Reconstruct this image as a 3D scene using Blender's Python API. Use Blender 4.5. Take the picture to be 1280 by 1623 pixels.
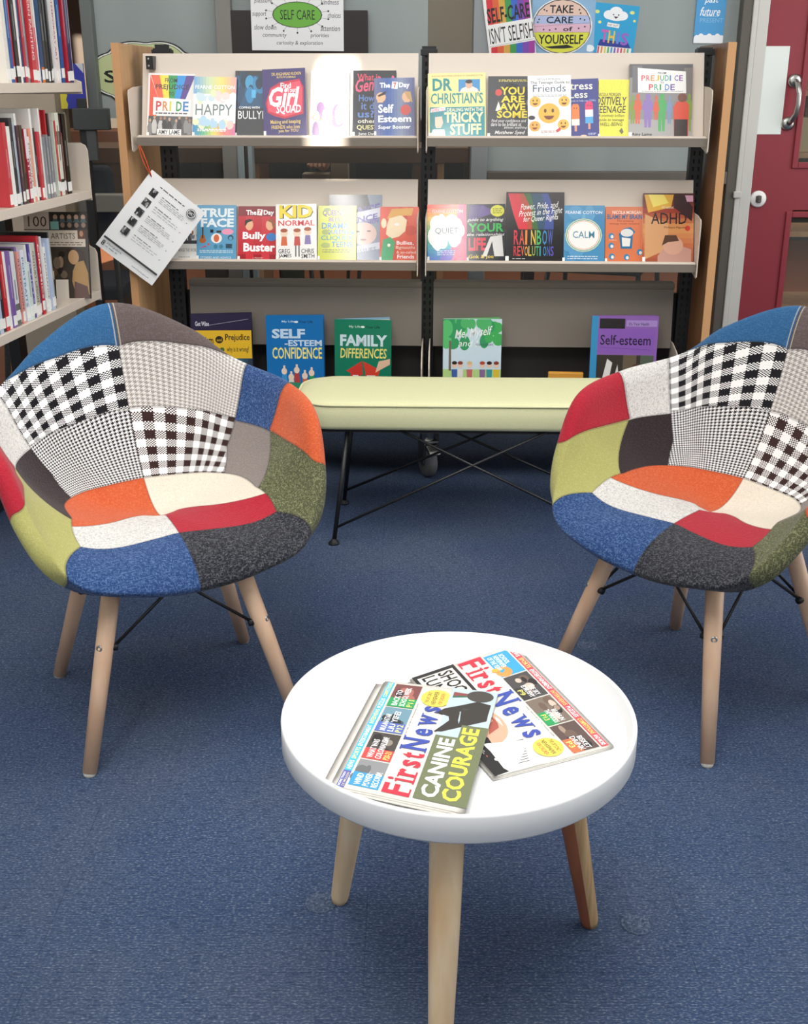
import bpy, math, random
from mathutils import Matrix, Vector
import numpy as np
for o in list(bpy.data.objects): bpy.data.objects.remove(o)
SC = bpy.context.scene
COL = SC.collection
R = math.radians

# ------------------------------------------------------------------ camera, world, light, exposure
cam = bpy.data.cameras.new('camera'); co = bpy.data.objects.new('camera', cam); COL.objects.link(co)
co.location = (0, 0, 1.25); co.rotation_euler = (R(90 - 20.6), 0, 0)
cam.sensor_fit = 'VERTICAL'; cam.sensor_height = 36; cam.sensor_width = 36 * 1280 / 1623
cam.lens = 36 * 1808 / 1623; cam.clip_start = 0.02
SC.camera = co
W = bpy.data.worlds.new('world'); SC.world = W; W.use_nodes = True
W.node_tree.nodes['Background'].inputs[0].default_value = (0.75, 0.85, 1, 1)
W.node_tree.nodes['Background'].inputs[1].default_value = 0.6
def area(name, loc, rot, sx, sy, power, col=(1, 1, 1)):
    l = bpy.data.lights.new(name, 'AREA'); l.shape = 'RECTANGLE'; l.size = sx; l.size_y = sy; l.energy = power; l.color = col
    o = bpy.data.objects.new(name, l); COL.objects.link(o); o.location = loc; o.rotation_euler = [R(a) for a in rot]
    return o
area('ceiling_panel_light', (-0.2, 1.6, 3.12), (0, 0, 0), 3.0, 2.6, 74, (1.0, 0.985, 0.96))
area('side_window_daylight', (3.1, 2.3, 1.8), (0, 90, 0), 1.8, 3.2, 58, (0.95, 0.98, 1.0))
area('ceiling_strip_light', (-0.71, 0.30, 3.14), (0, 0, 0), 0.10, 1.5, 28, (1, 0.98, 0.94))
area('ceiling_strip_light', (0.02, 0.30, 3.14), (0, 0, 0), 0.07, 1.5, 18, (1, 0.98, 0.94))
area('window_daylight', (-0.6, -1.86, 1.75), (90, 0, 0), 4.6, 1.7, 25, (0.88, 0.95, 1.0))
area('back_room_light', (0.2, 6.2, 2.8), (0, 0, 0), 5.0, 3.2, 75, (1.0, 0.92, 0.82))
sun = bpy.data.lights.new('sun', 'SUN'); sun.energy = 24; sun.angle = R(0.55); sun.color = (1, 0.93, 0.8)
so = bpy.data.objects.new('sun', sun); COL.objects.link(so)
so.rotation_euler = Vector((0.25, 1, -0.257)).to_track_quat('-Z', 'Y').to_euler()
SC.view_settings.view_transform = 'Standard'; SC.view_settings.look = 'None'
SC.view_settings.gamma = 1; SC.view_settings.use_curve_mapping = False
SC.view_settings.exposure = 0.0

# ------------------------------------------------------------------ materials
def lin(h):
    h = h.lstrip('#'); v = [int(h[i:i + 2], 16) / 255 for i in (0, 2, 4)]
    return tuple((c / 12.92 if c <= .04045 else ((c + .055) / 1.055) ** 2.4) for c in v) + (1,)
MC = {}
def M(h, rough=.5, metal=0, spec=.5):
    k = (h, rough, metal, spec)
    if k not in MC:
        m = bpy.data.materials.new('paint_' + h); m.use_nodes = True
        b = m.node_tree.nodes['Principled BSDF']
        b.inputs['Base Color'].default_value = lin(h); b.inputs['Roughness'].default_value = rough
        b.inputs['Metallic'].default_value = metal; b.inputs['Specular IOR Level'].default_value = spec
        m.diffuse_color = lin(h); MC[k] = m
    return MC[k]
class X:
    """a node socket with arithmetic"""
    def __init__(s, t, sock): s.t, s.s = t, sock
    def op(s, o, *a):
        n = s.t.nodes.new('ShaderNodeMath'); n.operation = o
        for i, v in enumerate((s,) + a):
            if isinstance(v, X): s.t.links.new(v.s, n.inputs[i])
            else: n.inputs[i].default_value = v
        return X(s.t, n.outputs[0])
    def __add__(s, o): return s.op('ADD', o)
    def __sub__(s, o): return s.op('SUBTRACT', o)
    def __mul__(s, o): return s.op('MULTIPLY', o)
    def __rsub__(s, o): return (s * -1) + o
    __radd__ = __add__; __rmul__ = __mul__
    def __truediv__(s, o): return s.op('DIVIDE', o)
    def gt(s, o): return s.op('GREATER_THAN', o)
    def lt(s, o): return s.op('LESS_THAN', o)
    def abs(s): return s.op('ABSOLUTE')
    def mn(s, o): return s.op('MINIMUM', o)
    def mx(s, o): return s.op('MAXIMUM', o)
    def fr(s): return s.op('FRACT')
    def lerp(s, a0, a1, b0, b1):
        n = s.t.nodes.new('ShaderNodeMapRange'); s.t.links.new(s.s, n.inputs[0])
        for i, v in enumerate((a0, a1, b0, b1)): n.inputs[i + 1].default_value = v
        return X(s.t, n.outputs[0])
def mixc(t, f, a, b):
    n = t.nodes.new('ShaderNodeMix'); n.data_type = 'RGBA'
    for i, v in ((0, f), (6, a), (7, b)):
        if isinstance(v, X): t.links.new(v.s, n.inputs[i])
        elif i == 0: n.inputs[0].default_value = v
        else: n.inputs[i].default_value = lin(v) if isinstance(v, str) else v
    return X(t, n.outputs[2])
def noise(t, vec, scale, detail=2, sc=(1, 1, 1), rot=(0, 0, 0), rough=.5):
    mp = t.nodes.new('ShaderNodeMapping'); t.links.new(vec, mp.inputs[0]); mp.inputs[3].default_value = sc; mp.inputs[2].default_value = rot
    n = t.nodes.new('ShaderNodeTexNoise'); t.links.new(mp.outputs[0], n.inputs['Vector'])
    n.inputs['Scale'].default_value = scale; n.inputs['Detail'].default_value = detail; n.inputs['Roughness'].default_value = rough
    return X(t, n.outputs[0])
def newmat(name, rough=.5, spec=.5):
    m = bpy.data.materials.new(name); m.use_nodes = True; t = m.node_tree; b = t.nodes['Principled BSDF']
    b.inputs['Roughness'].default_value = rough; b.inputs['Specular IOR Level'].default_value = spec
    tc = t.nodes.new('ShaderNodeTexCoord')
    return m, t, b, tc.outputs['Object'], tc.outputs['UV']
def bump(t, b, h, strength, dist=.002):
    n = t.nodes.new('ShaderNodeBump'); n.inputs['Strength'].default_value = strength; n.inputs['Distance'].default_value = dist
    t.links.new(h.s, n.inputs['Height']); t.links.new(n.outputs[0], b.inputs['Normal'])
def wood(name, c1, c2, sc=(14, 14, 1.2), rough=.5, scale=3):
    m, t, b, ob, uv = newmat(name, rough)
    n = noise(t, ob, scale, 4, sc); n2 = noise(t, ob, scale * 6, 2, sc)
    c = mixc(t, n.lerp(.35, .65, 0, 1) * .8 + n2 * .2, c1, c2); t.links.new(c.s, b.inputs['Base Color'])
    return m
def carpet(name, base, light, dark, ribs=True):
    m, t, b, ob, uv = newmat(name, .95, .15)
    n1 = noise(t, ob, 300, 3, (.6, 1.3, 1)); n2 = noise(t, ob, 1.9, 3); n3 = noise(t, ob, 130, 2, (.35, 1.6, 1)); n4 = noise(t, ob, 9, 3); n5 = noise(t, ob, 2.6, 4, (1, 1, 1), (0, 0, 1))
    c = mixc(t, n5.lerp(.4, .62, 0, .5), base, '505a6c' if ribs else base)
    c = mixc(t, n1.lerp(.50, .70, 0, .7), c, light)
    c = mixc(t, n3.lerp(.5, .68, 0, .55), c, dark)
    c = mixc(t, n2.lerp(.35, .7, 0, .35), c, dark)
    if ribs:
        sp = t.nodes.new('ShaderNodeSeparateXYZ'); t.links.new(ob, sp.inputs[0])
        x, y = X(t, sp.outputs[0]), X(t, sp.outputs[1])
        rib = ((y * 180).fr() - .5).abs()
        c = mixc(t, rib.gt(.38) * .3, c, dark)
        # carpet tile joints
        jx = (((x + .06) * 2).fr() - .5).abs().gt(.4985); jy = (((y + .14) * 2).fr() - .5).abs().gt(.4985)
        c = mixc(t, jx.mx(jy) * n4.lerp(.4, .55, 0, .6), c, dark)
    t.links.new(c.s, b.inputs['Base Color']); bump(t, b, n1 + n3, .5, .003)
    return m
BEECH = wood('beech', 'dfbda0', 'd0a88a', (9, 9, 1), .45)
PANELWOOD = wood('beech_panel', 'd3aa7c', 'c2946a', (10, 10, .8), .45)
PANELEDGE = M('cc9a6a', .5)
PINE = wood('pine', 'e6d2b2', 'c9a67c', (7, 7, .7), .5)
PINERED = wood('red_pine', '9a5f42', '7e4733', (9, 9, .7), .5)
PINESTRIPE = wood('striped_pine', 'd2b183', '9d7a52', (30, 30, .5), .5)
DARKWOOD = wood('brown_wood', '7a5233', '64432a', (1, 8, 8), .5)
CARPET = carpet('blue_carpet', '394b6c', '8b939f', '22314b')
TERRA = carpet('terracotta_carpet', 'b5714f', 'c58a66', '96583c', False)
BLACK = M('141417', .55); BLACKM = M('1b1b1d', .4); STEEL = M('b9b8b4', .3, 1.0); GREY = M('9a9188', .5); SHELFW = M('d8cbbd', .42)
SHELFD = M('857c72', .45); PAPER = M('dedad2', .75); PAGES = M('e9e4d8', .8); WHITE = M('f4f3f0', .35)

# ------------------------------------------------------------------ mesh builder
class MB:
    def __init__(s): s.v, s.f, s.mi, s.sm, s.mats, s.uv = [], [], [], [], [], None
    def m(s, mat):
        if mat not in s.mats: s.mats.append(mat)
        return s.mats.index(mat)
    def add(s, vs, fs, mat, smooth=False, T=None):
        k = len(s.v); i = s.m(mat)
        s.v += [tuple(T @ Vector(p)) for p in vs] if T is not None else [tuple(p) for p in vs]
        for f in fs: s.f.append([k + a for a in f]); s.mi.append(i); s.sm.append(smooth)
        return s
    def box(s, a, b, mat, T=None):
        x0, y0, z0 = a; x1, y1, z1 = b
        return s.add([(x0, y0, z0), (x1, y0, z0), (x1, y1, z0), (x0, y1, z0), (x0, y0, z1), (x1, y0, z1), (x1, y1, z1), (x0, y1, z1)],
                     [(3, 2, 1, 0), (4, 5, 6, 7), (0, 1, 5, 4), (1, 2, 6, 5), (2, 3, 7, 6), (3, 0, 4, 7)], mat, False, T)
    def tube(s, pts, rad, mat, n=10, T=None, closed=False):
        P = [Vector(p) for p in pts]; m = len(P)
        rr = rad if isinstance(rad, (list, tuple)) else [rad] * m
        vs, fs = [], []; up = None
        for i in range(m):
            if closed: d = P[(i + 1) % m] - P[i - 1]
            else: d = P[min(i + 1, m - 1)] - P[max(i - 1, 0)]
            d.normalize()
            if up is None:
                up = d.cross(Vector((0, 0, 1)) if abs(d.z) < .9 else Vector((1, 0, 0))).normalized()
            up = (up - d * up.dot(d)).normalized(); q = d.cross(up)
            for k in range(n):
                a = 2 * math.pi * k / n; vs.append(P[i] + (up * math.cos(a) + q * math.sin(a)) * rr[i])
        for i in range(m if closed else m - 1):
            j = (i + 1) % m
            for k in range(n): fs.append((i * n + k, i * n + (k + 1) % n, j * n + (k + 1) % n, j * n + k))
        if not closed: fs += [tuple(range(n))[::-1], tuple(range((m - 1) * n, m * n))]
        return s.add(vs, fs, mat, True, T)
    def lathe(s, prof, mat, n=48, T=None, cap=True, smooth=True):
        vs, fs = [], []; m = len(prof)
        for r, z in prof:
            for k in range(n): a = 2 * math.pi * k / n; vs.append((r * math.cos(a), r * math.sin(a), z))
        for i in range(m - 1):
            for k in range(n): fs.append((i * n + k, i * n + (k + 1) % n, (i + 1) * n + (k + 1) % n, (i + 1) * n + k))
        if cap:
            if prof[0][0] > 0: fs.append(tuple(range(n))[::-1])
            if prof[-1][0] > 0: fs.append(tuple(range((m - 1) * n, m * n)))
        return s.add(vs, fs, mat, smooth, T)
    def prism(s, poly, a, b, mat, axis='x', T=None):
        n = len(poly)
        def P(u, v, w): return {'x': (w, u, v), 'y': (u, w, v), 'z': (u, v, w)}[axis]
        vs = [P(u, v, a) for u, v in poly] + [P(u, v, b) for u, v in poly]
        fs = [tuple(range(n))[::-1], tuple(range(n, 2 * n))] + [(i, (i + 1) % n, n + (i + 1) % n, n + i) for i in range(n)]
        return s.add(vs, fs, mat, False, T)
    def build(s, name, parent=None, bevel=0, segs=2, weld=False):
        me = bpy.data.meshes.new(name); me.from_pydata(s.v, [], s.f)
        for m in s.mats: me.materials.append(m)
        me.polygons.foreach_set('material_index', s.mi); me.polygons.foreach_set('use_smooth', s.sm)
        me.update()
        o = bpy.data.objects.new(name, me); COL.objects.link(o)
        if parent is not None: o.parent = parent
        if bevel:
            b = o.modifiers.new('bevel', 'BEVEL'); b.width = bevel; b.segments = segs; b.limit_method = 'ANGLE'; b.angle_limit = R(40)
        return o
def tag(o, label, cat, group=None):
    o['label'] = label; o['category'] = cat
    if group: o['group'] = group
    return o
def thing(name, label, cat, loc=(0, 0, 0), rz=0, group=None, mat=None):
    o = bpy.data.objects.new(name, None); COL.objects.link(o); o.empty_display_size = .05
    if mat is not None: o.matrix_world = mat
    else: o.location = loc; o.rotation_euler = (0, 0, rz)
    return tag(o, label, cat, group)
def struct(o): o['kind'] = 'structure'; return o

# ------------------------------------------------------------------ lettering and flat art
TC = {}
def text_mesh(body, bold=0., shear=0.):
    k = (body, bold, shear)
    if k not in TC:
        c = bpy.data.curves.new('t', 'FONT'); c.body = body; c.size = 1; c.offset = bold; c.shear = shear; c.resolution_u = 2
        o = bpy.data.objects.new('t', c); COL.objects.link(o)
        dg = bpy.context.evaluated_depsgraph_get(); me = bpy.data.meshes.new_from_object(o.evaluated_get(dg))
        v = [(p.co.x, p.co.y) for p in me.vertices]; f = [tuple(p.vertices) for p in me.polygons]
        bpy.data.objects.remove(o); bpy.data.curves.remove(c); bpy.data.meshes.remove(me)
        if v:
            x0 = min(p[0] for p in v); x1 = max(p[0] for p in v); y0 = min(p[1] for p in v); y1 = max(p[1] for p in v)
            v = [((x - x0) / max(x1 - x0, 1e-6), (y - y0) / max(y1 - y0, 1e-6)) for x, y in v]
        TC[k] = (v, f)
    return TC[k]
def art(mb, items, w, h, P, rough=.3, eps=1.6e-5, cut=1, base=1.2e-4):
    """items in cover fractions; P(x, y, d) gives the 3D point d in front of the surface"""
    d = base
    for it in items:
        k = it[0]; d += eps
        if k == 'r':
            _, x0, y0, x1, y1, c = it; v = [(x0 + (x1 - x0) * i / cut, y0 + (y1 - y0) * j / cut) for i in range(cut + 1) for j in range(cut + 1)]; q = cut + 1; f = [(i * q + j, i * q + q + j, i * q + q + j + 1, i * q + j + 1) for i in range(cut) for j in range(cut)]
        elif k == 'e':
            _, cx, cy, rx, ry, c = it; n = 20
            v = [(cx + rx * math.cos(2 * math.pi * i / n), cy + ry * math.sin(2 * math.pi * i / n)) for i in range(n)]; f = [tuple(range(n))]
        elif k == 'p':
            _, v, c = it; f = [tuple(range(len(v)))]
        elif k == 'l':
            _, x0, y0, x1, y1, wd, c = it; dx, dy = (x1 - x0) * w, (y1 - y0) * h; L = math.hypot(dx, dy) or 1
            nx, ny = -dy / L * wd / 2 , dx / L * wd / 2
            v = [(x0 + nx, y0 + ny * w / h), (x0 - nx, y0 - ny * w / h), (x1 - nx, y1 - ny * w / h), (x1 + nx, y1 + ny * w / h)]; f = [(0, 1, 2, 3)]
        elif k in 'tv':
            _, body, x0, y0, x1, y1, c = it[:7]; tv, f = text_mesh(body, it[7] if len(it) > 7 else .012, it[8] if len(it) > 8 else 0)
            sl = it[9] if len(it) > 9 else 0
            if k == 't': v = [(x0 + a * (x1 - x0), y0 + b * (y1 - y0) + sl * (a - .5)) for a, b in tv]
            else: v = [(x0 + b * (x1 - x0), y1 - a * (y1 - y0)) for a, b in tv]
        if k in 'ep': v = [(min(max(a, 0), 1), min(max(b, 0), 1)) for a, b in v]
        mb.add([P(a * w, b * h, d) for a, b in v], f, M(c, rough) if isinstance(c, str) else c)
def crowd(x0, y0, x1, y1, n, cols, seed, s=1):
    r = random.Random(seed); out = []
    for i in range(n):
        x = x0 + (x1 - x0) * (i + .5 + r.uniform(-.3, .3)) / n; b = y0 + (y1 - y0) * r.uniform(0, .25); t = y0 + (y1 - y0) * r.uniform(.7, 1)
        w = (x1 - x0) / n * .55 * s; c = r.choice(cols)
        out += [('p', [(x - w * .7, b), (x + w * .7, b), (x + w, (b + t) / 2), (x + w * .5, t - w), (x - w * .5, t - w), (x - w, (b + t) / 2)], c),
                ('e', x, t - w * .4, w * .42, w * .5, r.choice(['c9a58a', 'a98068', 'd8bca6']) if s > .9 else r.choice(cols))]
    return out
def blobs(x0, y0, x1, y1, n, cols, seed, r0=.03, r1=.1):
    r = random.Random(seed)
    return [('e', r.uniform(x0, x1), r.uniform(y0, y1), r.uniform(r0, r1), r.uniform(r0, r1), r.choice(cols)) for i in range(n)]
def grad(x0, y0, x1, y1, cols, vert=True):
    """bands of printed colour"""
    out = []; n = 14; L = [[int(c[i:i + 2], 16) for i in (0, 2, 4)] for c in cols]
    for i in range(n):
        t = i / (n - 1) * (len(L) - 1); k = min(int(t), len(L) - 2); f = t - k
        c = '%02x%02x%02x' % tuple(int(L[k][j] * (1 - f) + L[k + 1][j] * f) for j in range(3))
        if vert: out.append(('r', x0, y0 + (y1 - y0) * i / n, x1, y0 + (y1 - y0) * (i + 1) / n, c))
        else: out.append(('r', x0 + (x1 - x0) * i / n, y0, x0 + (x1 - x0) * (i + 1) / n, y1, c))
    return out
def scrib(x0, y0, x1, y1, n, col, seed=1, wd=.02):
    """lines of tiny print"""
    r = random.Random(seed); out = []
    for i in range(n):
        y = y1 - (y1 - y0) * (i + .5) / n; x = x0
        while x < x1 - .02:
            L = min(r.uniform(.03, .1), x1 - x); out.append(('r', x, y - wd / 2, x + L, y + wd / 2, col)); x += L + .018
    return out
def flat_card(name, label, cat, w, h, items, mat, bg='f4f3f0', group=None, poly=None, th=.003, rough=.4):
    """a printed card, its base centre at the frame MAT, facing local -y"""
    mb = MB(); poly = poly or [(0, 0), (1, 0), (1, 1), (0, 1)]
    mb.prism([((a - .5) * w, b * h) for a, b in poly], 0, th, M(bg, rough), 'y')
    art(mb, items, w, h, lambda x, y, d: (x - w / 2, -d, y), rough)
    o = mb.build(name); o.matrix_world = mat
    return tag(o, label, cat, group)

# ------------------------------------------------------------------ the room
def slab(name, a, b, mat): return struct(MB().box(a, b, mat).build(name))
WALLM = M('d9d6cf', .8)
slab('floor', (-3.2, -2.1, -.1), (3.2, 4.42, 0), CARPET)
slab('floor_1', (-4, 4.42, -.1), (4, 10, -.004), TERRA)
slab('ceiling', (-3.2, -2.1, 3.2), (3.2, 4.46, 3.3), M('e4e2dc', .9))
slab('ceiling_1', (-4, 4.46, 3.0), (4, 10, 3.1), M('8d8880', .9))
slab('wall_left', (-3.3, -2.1, 0), (-3.2, 4.4, 3.2), WALLM)
slab('wall_right', (3.2, -2.1, 0), (3.3, 4.4, 3.2), WALLM)
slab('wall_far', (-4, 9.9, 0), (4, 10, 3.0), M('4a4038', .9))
slab('wall_inner', (-.05, 6.9, 1.05), (.9, 7.0, 3.0), M('a39a8a', .9))
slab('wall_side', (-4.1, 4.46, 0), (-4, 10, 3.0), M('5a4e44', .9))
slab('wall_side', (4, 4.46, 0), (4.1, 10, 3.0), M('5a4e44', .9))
mb = MB()   # rear wall; unseen slit added to shape the sun strip on the display
for x0, x1 in ((-3.2, -1.72), (-1.595, 3.2)): mb.box((x0, -2.1, 0), (x1, -2.0, 3.2), WALLM)
mb.box((-1.72, -2.1, 0), (-1.595, -2, 2.47), WALLM); mb.box((-1.72, -2.1, 2.82), (-1.595, -2, 3.2), WALLM)

struct(mb.build('wall_back'))

# glazed partition behind the display
m, t, b, ob, uv = newmat('frosted_glass', .32)
n = noise(t, ob, 1.6, 2, (2.5, 1, .5)); n2 = noise(t, ob, 14, 1, (1, 1, .05))
c = mixc(t, n.lerp(.3, .7, 0, 1), '98a1a0', 'aab3b1'); c = mixc(t, n2.lerp(.68, .8, 0, .25), c, 'cdd6d6')
t.links.new(c.s, b.inputs['Base Color'])
tr = t.nodes.new('ShaderNodeBsdfTransparent'); mx = t.nodes.new('ShaderNodeMixShader'); mx.inputs[0].default_value = .88
t.links.new(tr.outputs[0], mx.inputs[1]); t.links.new(b.outputs[0], mx.inputs[2]); t.links.new(mx.outputs[0], t.nodes['Material Output'].inputs[0])
FROST = m
m, t, b, ob, uv = newmat('clear_glass', .03)
b.inputs['Base Color'].default_value = (.75, .82, .82, 1)
tr = t.nodes.new('ShaderNodeBsdfTransparent'); tr.inputs[0].default_value = (.86, .88, .87, 1); mx = t.nodes.new('ShaderNodeMixShader'); mx.inputs[0].default_value = .04
t.links.new(tr.outputs[0], mx.inputs[1]); t.links.new(b.outputs[0], mx.inputs[2]); t.links.new(mx.outputs[0], t.nodes['Material Output'].inputs[0])
CLEAR = m
FRAMEG = M('8f918f', .45); FRAMEL = M('cfcdc6', .5)
PY = 4.4
def pane(name, x0, x1, z0, z1, mat, y=PY + .02): return struct(MB().box((x0, y, z0), (x1, y + .008, z1), mat).build(name))
pane('window_1', -1.10, -.665, 1.13, 2.6, FROST)
pane('window_2', -.61, .085, 1.13, 2.6, FROST)
pane('window_3', .305, 1.19, .945, 2.6, FROST)
pane('window_4', -3.0, -.665, .86, 1.13, CLEAR); pane('window_4', -3.0, -.665, .02, .80, CLEAR)
pane('window_5', -.61, .245, .02, 1.13, CLEAR); pane('window_5', .085, .245, 1.13, 2.6, CLEAR)
pane('window_6', .305, 1.19, .02, .90, CLEAR)
def rail(name, x0, x1, z0, z1, mat, y0=PY - .03, y1=PY + .05): return struct(MB().box((x0, y0, z0), (x1, y1, z1), mat).build(name, bevel=.003))
rail('trim_1', -.665, -.61, 0, 2.7, M('85827d', .5)); rail('trim_2', .245, .305, 0, 2.7, M('93989a', .5))
rail('trim_3', -1.14, -1.10, 1.10, 2.7, M('6a706d', .5)); rail('trim_4', 1.19, 1.225, 0, 2.7, M('5e5850', .5))
rail('trim_5', -3.0, -.665, .80, .862, M('8f8b84', .5)); rail('trim_6', -.61, .245, 0, .05, GREY); rail('trim_7', .305, 1.19, .90, .945, M('6b645c', .5))
rail('trim_8', -.61, -.585, .4, 1.12, M('93a0a2', .4), PY - .035, PY + .03); rail('trim_9', -.572, -.555, .4, 1.12, M('93a0a2', .4), PY - .035, PY + .03)
rail('trim_10', -.585, -.572, .4, 1.12, M('55504b', .5), PY - .02, PY + .02)
slab('wall_above_glass', (-3.2, PY, 2.6), (3.2, PY + .06, 3.2), WALLM)
# door frame and red door
fx = lambda x0, x1, z0, z1, y0, mat, nm: struct(MB().box((x0, y0, z0), (x1, PY + .06, z1), mat).build(nm, bevel=.003))
fx(1.225, 1.243, 0, 2.3, PY - .035, FRAMEL, 'trim_11'); fx(1.246, 1.288, 0, 2.3, PY - .02, FRAMEL, 'trim_12')
struct(MB().box((1.218, PY - .042, .852), (1.247, PY - .03, .876), FRAMEL).build('trim_13', bevel=.003))
RED = M('8e2f39', .42); REDD = M('7d2630', .42)
mb = MB()
dx0, dx1 = 1.291, 2.09
for a, bb in (((dx0, .0), (1.455, 2.2)), ((1.95, 0), (dx1, 2.2)), ((1.455, 0), (1.95, .2)), ((1.455, .80), (1.95, .955)), ((1.455, 2.05), (1.95, 2.2))):
    mb.box((a[0], PY, a[1] + .005), (bb[0], PY + .045, bb[1]), RED)
door = struct(mb.build('door_1'))
def beading(x0, x1, z0, z1):
    mb = MB(); w = .022
    for a, bb in (((x0, z0), (x0 + w, z1)), ((x1 - w, z0), (x1, z1)), ((x0 + w, z0), (x1 - w, z0 + w)), ((x0 + w, z1 - w), (x1 - w, z1))):
        mb.box((a[0], PY - .008, a[1]), (bb[0], PY + .01, bb[1]), RED)
    return mb.build('glazing_bead', door, bevel=.003)
beading(1.432, 1.965, .955, 2.06); beading(1.432, 1.965, .19, .80)
for z0, z1 in ((.2, .80), (.955, 2.05)): MB().box((1.455, PY + .02, z0), (1.95, PY + .026, z1), CLEAR).build('glass', door)
T = Matrix.Translation((1.32, PY - .001, .846)) @ Matrix.Rotation(R(90), 4, 'X')
mb = MB(); mb.lathe([(.030, -.001), (.030, .008), (.026, .012), (0, .012)], WHITE, 32, T)
lk = mb.build('door_lock', door); lk['label'] = 'round white lock plate with a dark thumb turn'
mb = MB(); mb.tube([(0, -.012, .012), (0, .012, .012)], [.011, .011], M('5c5852', .4), 12, T); mb.box((-.006, -.014, .012), (.006, .014, .026), M('5c5852', .4), T); mb.build('thumb_turn', lk, .003)
hx = 1.404
mb = MB()
pts = [(hx + .006, PY - .012, 1.255), (hx + .008, PY - .035, 1.245), (hx + .012, PY - .048, 1.215), (hx + .012, PY - .05, 1.18), (hx + .008, PY - .046, 1.145), (hx, PY - .03, 1.125), (hx - .002, PY - .012, 1.115)]
mb.tube(pts, [.011, .010, .009, .0085, .009, .010, .011], STEEL, 12)
for z, xx in ((1.258, hx + .004), (1.112, hx - .004)):
    mb.lathe([(.024, 0), (.024, .008), (.016, .013), (0, .014)], STEEL, 24, Matrix.Translation((xx, PY, z)) @ Matrix.Rotation(R(90), 4, 'X'))
mb.build('pull_handle', door)['label'] = 'chrome pull handle'
mb = MB(); mb.box((1.273 + .004, PY - .004, 1.075), (1.378, PY - .001, 1.374), M('e9efe9', .5)); tag(mb.build('finger_plate'), 'blank white finger plate fixed to the red door beside its pull handle', 'plate')

CAPM = carpet('cap_carpet', '4c5a72', '98a2b2', '2c3c58', False)
# low round floor caps pressed into the carpet
for (x, y), lb in zip(((.436, 2.42), (.37, 1.465), (-.135, 1.515)), ('flat round carpeted floor cap beside the right chair\'s hidden foot', 'flat round carpeted floor cap to the right of the red table leg', 'flat round carpeted floor cap by the rear left table leg')):
    mb = MB(); mb.lathe([(.0255, -.002), (.0255, .0018), (.0235, .0026), (.0222, .0006), (.0195, .0004), (.0185, .0026), (.011, .003), (.0102, .0012), (.009, .0012), (.008, .003), (0, .0036)], CAPM, 32)
    o = mb.build('floor_cap'); o.location = (x, y, 0); tag(o, lb, 'floor cap', 'round floor caps in the carpet')

# ------------------------------------------------------------------ patchwork armchairs
RIM = [(0, .206, .335), (.122, .22, .356), (.232, .195, .392), (.279, .119, .499), (.301, .033, .613), (.306, -.111, .646), (.247, -.217, .678), (.16, -.241, .751), (0, -.281, .815)]
CRR = [.863, .898, .916, .905, .85, .792, .718, .668, .624]; CRZ = [.417, .421, .422, .419, .412, .401, .384, .361, .333]
def catmull(P, n):
    P = np.asarray(P, float); m = len(P); A = P[1].copy(); A[0] *= -1; B = P[-2].copy(); B[0] *= -1
    Q = np.vstack([A, P, B]); t = np.linspace(0, m - 1, n); i = np.minimum(t.astype(int), m - 2); f = (t - i)[:, None]
    p0, p1, p2, p3 = Q[i], Q[i + 1], Q[i + 2], Q[i + 3]
    return .5 * ((2 * p1) + (-p0 + p2) * f + (2 * p0 - 5 * p1 + 4 * p2 - p3) * f ** 2 + (-p0 + 3 * p1 - 3 * p2 + p3) * f ** 3)
def shell_mesh(mat):
    n, m, th = 73, 44, .0386
    Rm = catmull(RIM, n); cr = catmull(np.c_[np.zeros(9), CRR, CRZ], n); C = np.array([0, 0, .425])
    B = C + (Rm - C) * cr[:, 1:2]; B[:, 2] = cr[:, 2]
    tt = np.concatenate([np.linspace(0, .9, 30), .92 + .08 * np.sin(np.linspace(0, 1, 14) * math.pi / 2)]); t = tt[None, :, None]
    I = (1 - t) ** 2 * C + 2 * t * (1 - t) * B[:, None] + t ** 2 * Rm[:, None]
    Mi = I[1:-1][::-1].copy(); Mi[..., 0] *= -1; I = np.concatenate([I, Mi], 0); N = len(I)
    du = np.roll(I, -1, 0) - np.roll(I, 1, 0); dv = np.gradient(I, axis=1); nn = np.cross(du, dv)
    nn[:, 0] = nn[:, 1]; nn /= np.linalg.norm(nn, axis=-1, keepdims=True) + 1e-12
    s = -1 if nn[0, 3, 2] > 0 else 1
    nn[:, 0] = (0, 0, s * -1.)
    h = th / 2 * np.sqrt(np.clip(1 - (np.clip(tt - .92, 0, 1) / .08) ** 2, 0, 1))
    mid = I + s * th / 2 * nn; In = mid - s * h[None, :, None] * nn; Ou = mid + s * h[None, :, None] * nn
    ring = np.concatenate([In, Ou[:, ::-1][:, 1:]], 1); ring[..., 0] *= -1       # local +x is the sitter's right mirrored to blender axes
    rv = np.concatenate([tt, 2 - tt[::-1][1:]]); K = ring.shape[1]
    V = ring.reshape(-1, 3).tolist(); F, UV = [], []
    for i in range(N):
        j = (i + 1) % N
        for k in range(K - 1):
            F.append((i * K + k, j * K + k, j * K + k + 1, i * K + k + 1)); u0, u1 = i / N, (i + 1) / N
            UV += [(u0, rv[k]), (u1, rv[k]), (u1, rv[k + 1]), (u0, rv[k + 1])]
    me = bpy.data.meshes.new('seat_shell'); me.from_pydata(V, [], F); uv = me.uv_layers.new(name='patch')
    uv.data.foreach_set('uv', np.array(UV).ravel()); me.materials.append(mat)
    me.polygons.foreach_set('use_smooth', [True] * len(F)); me.update()
    return me
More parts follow.
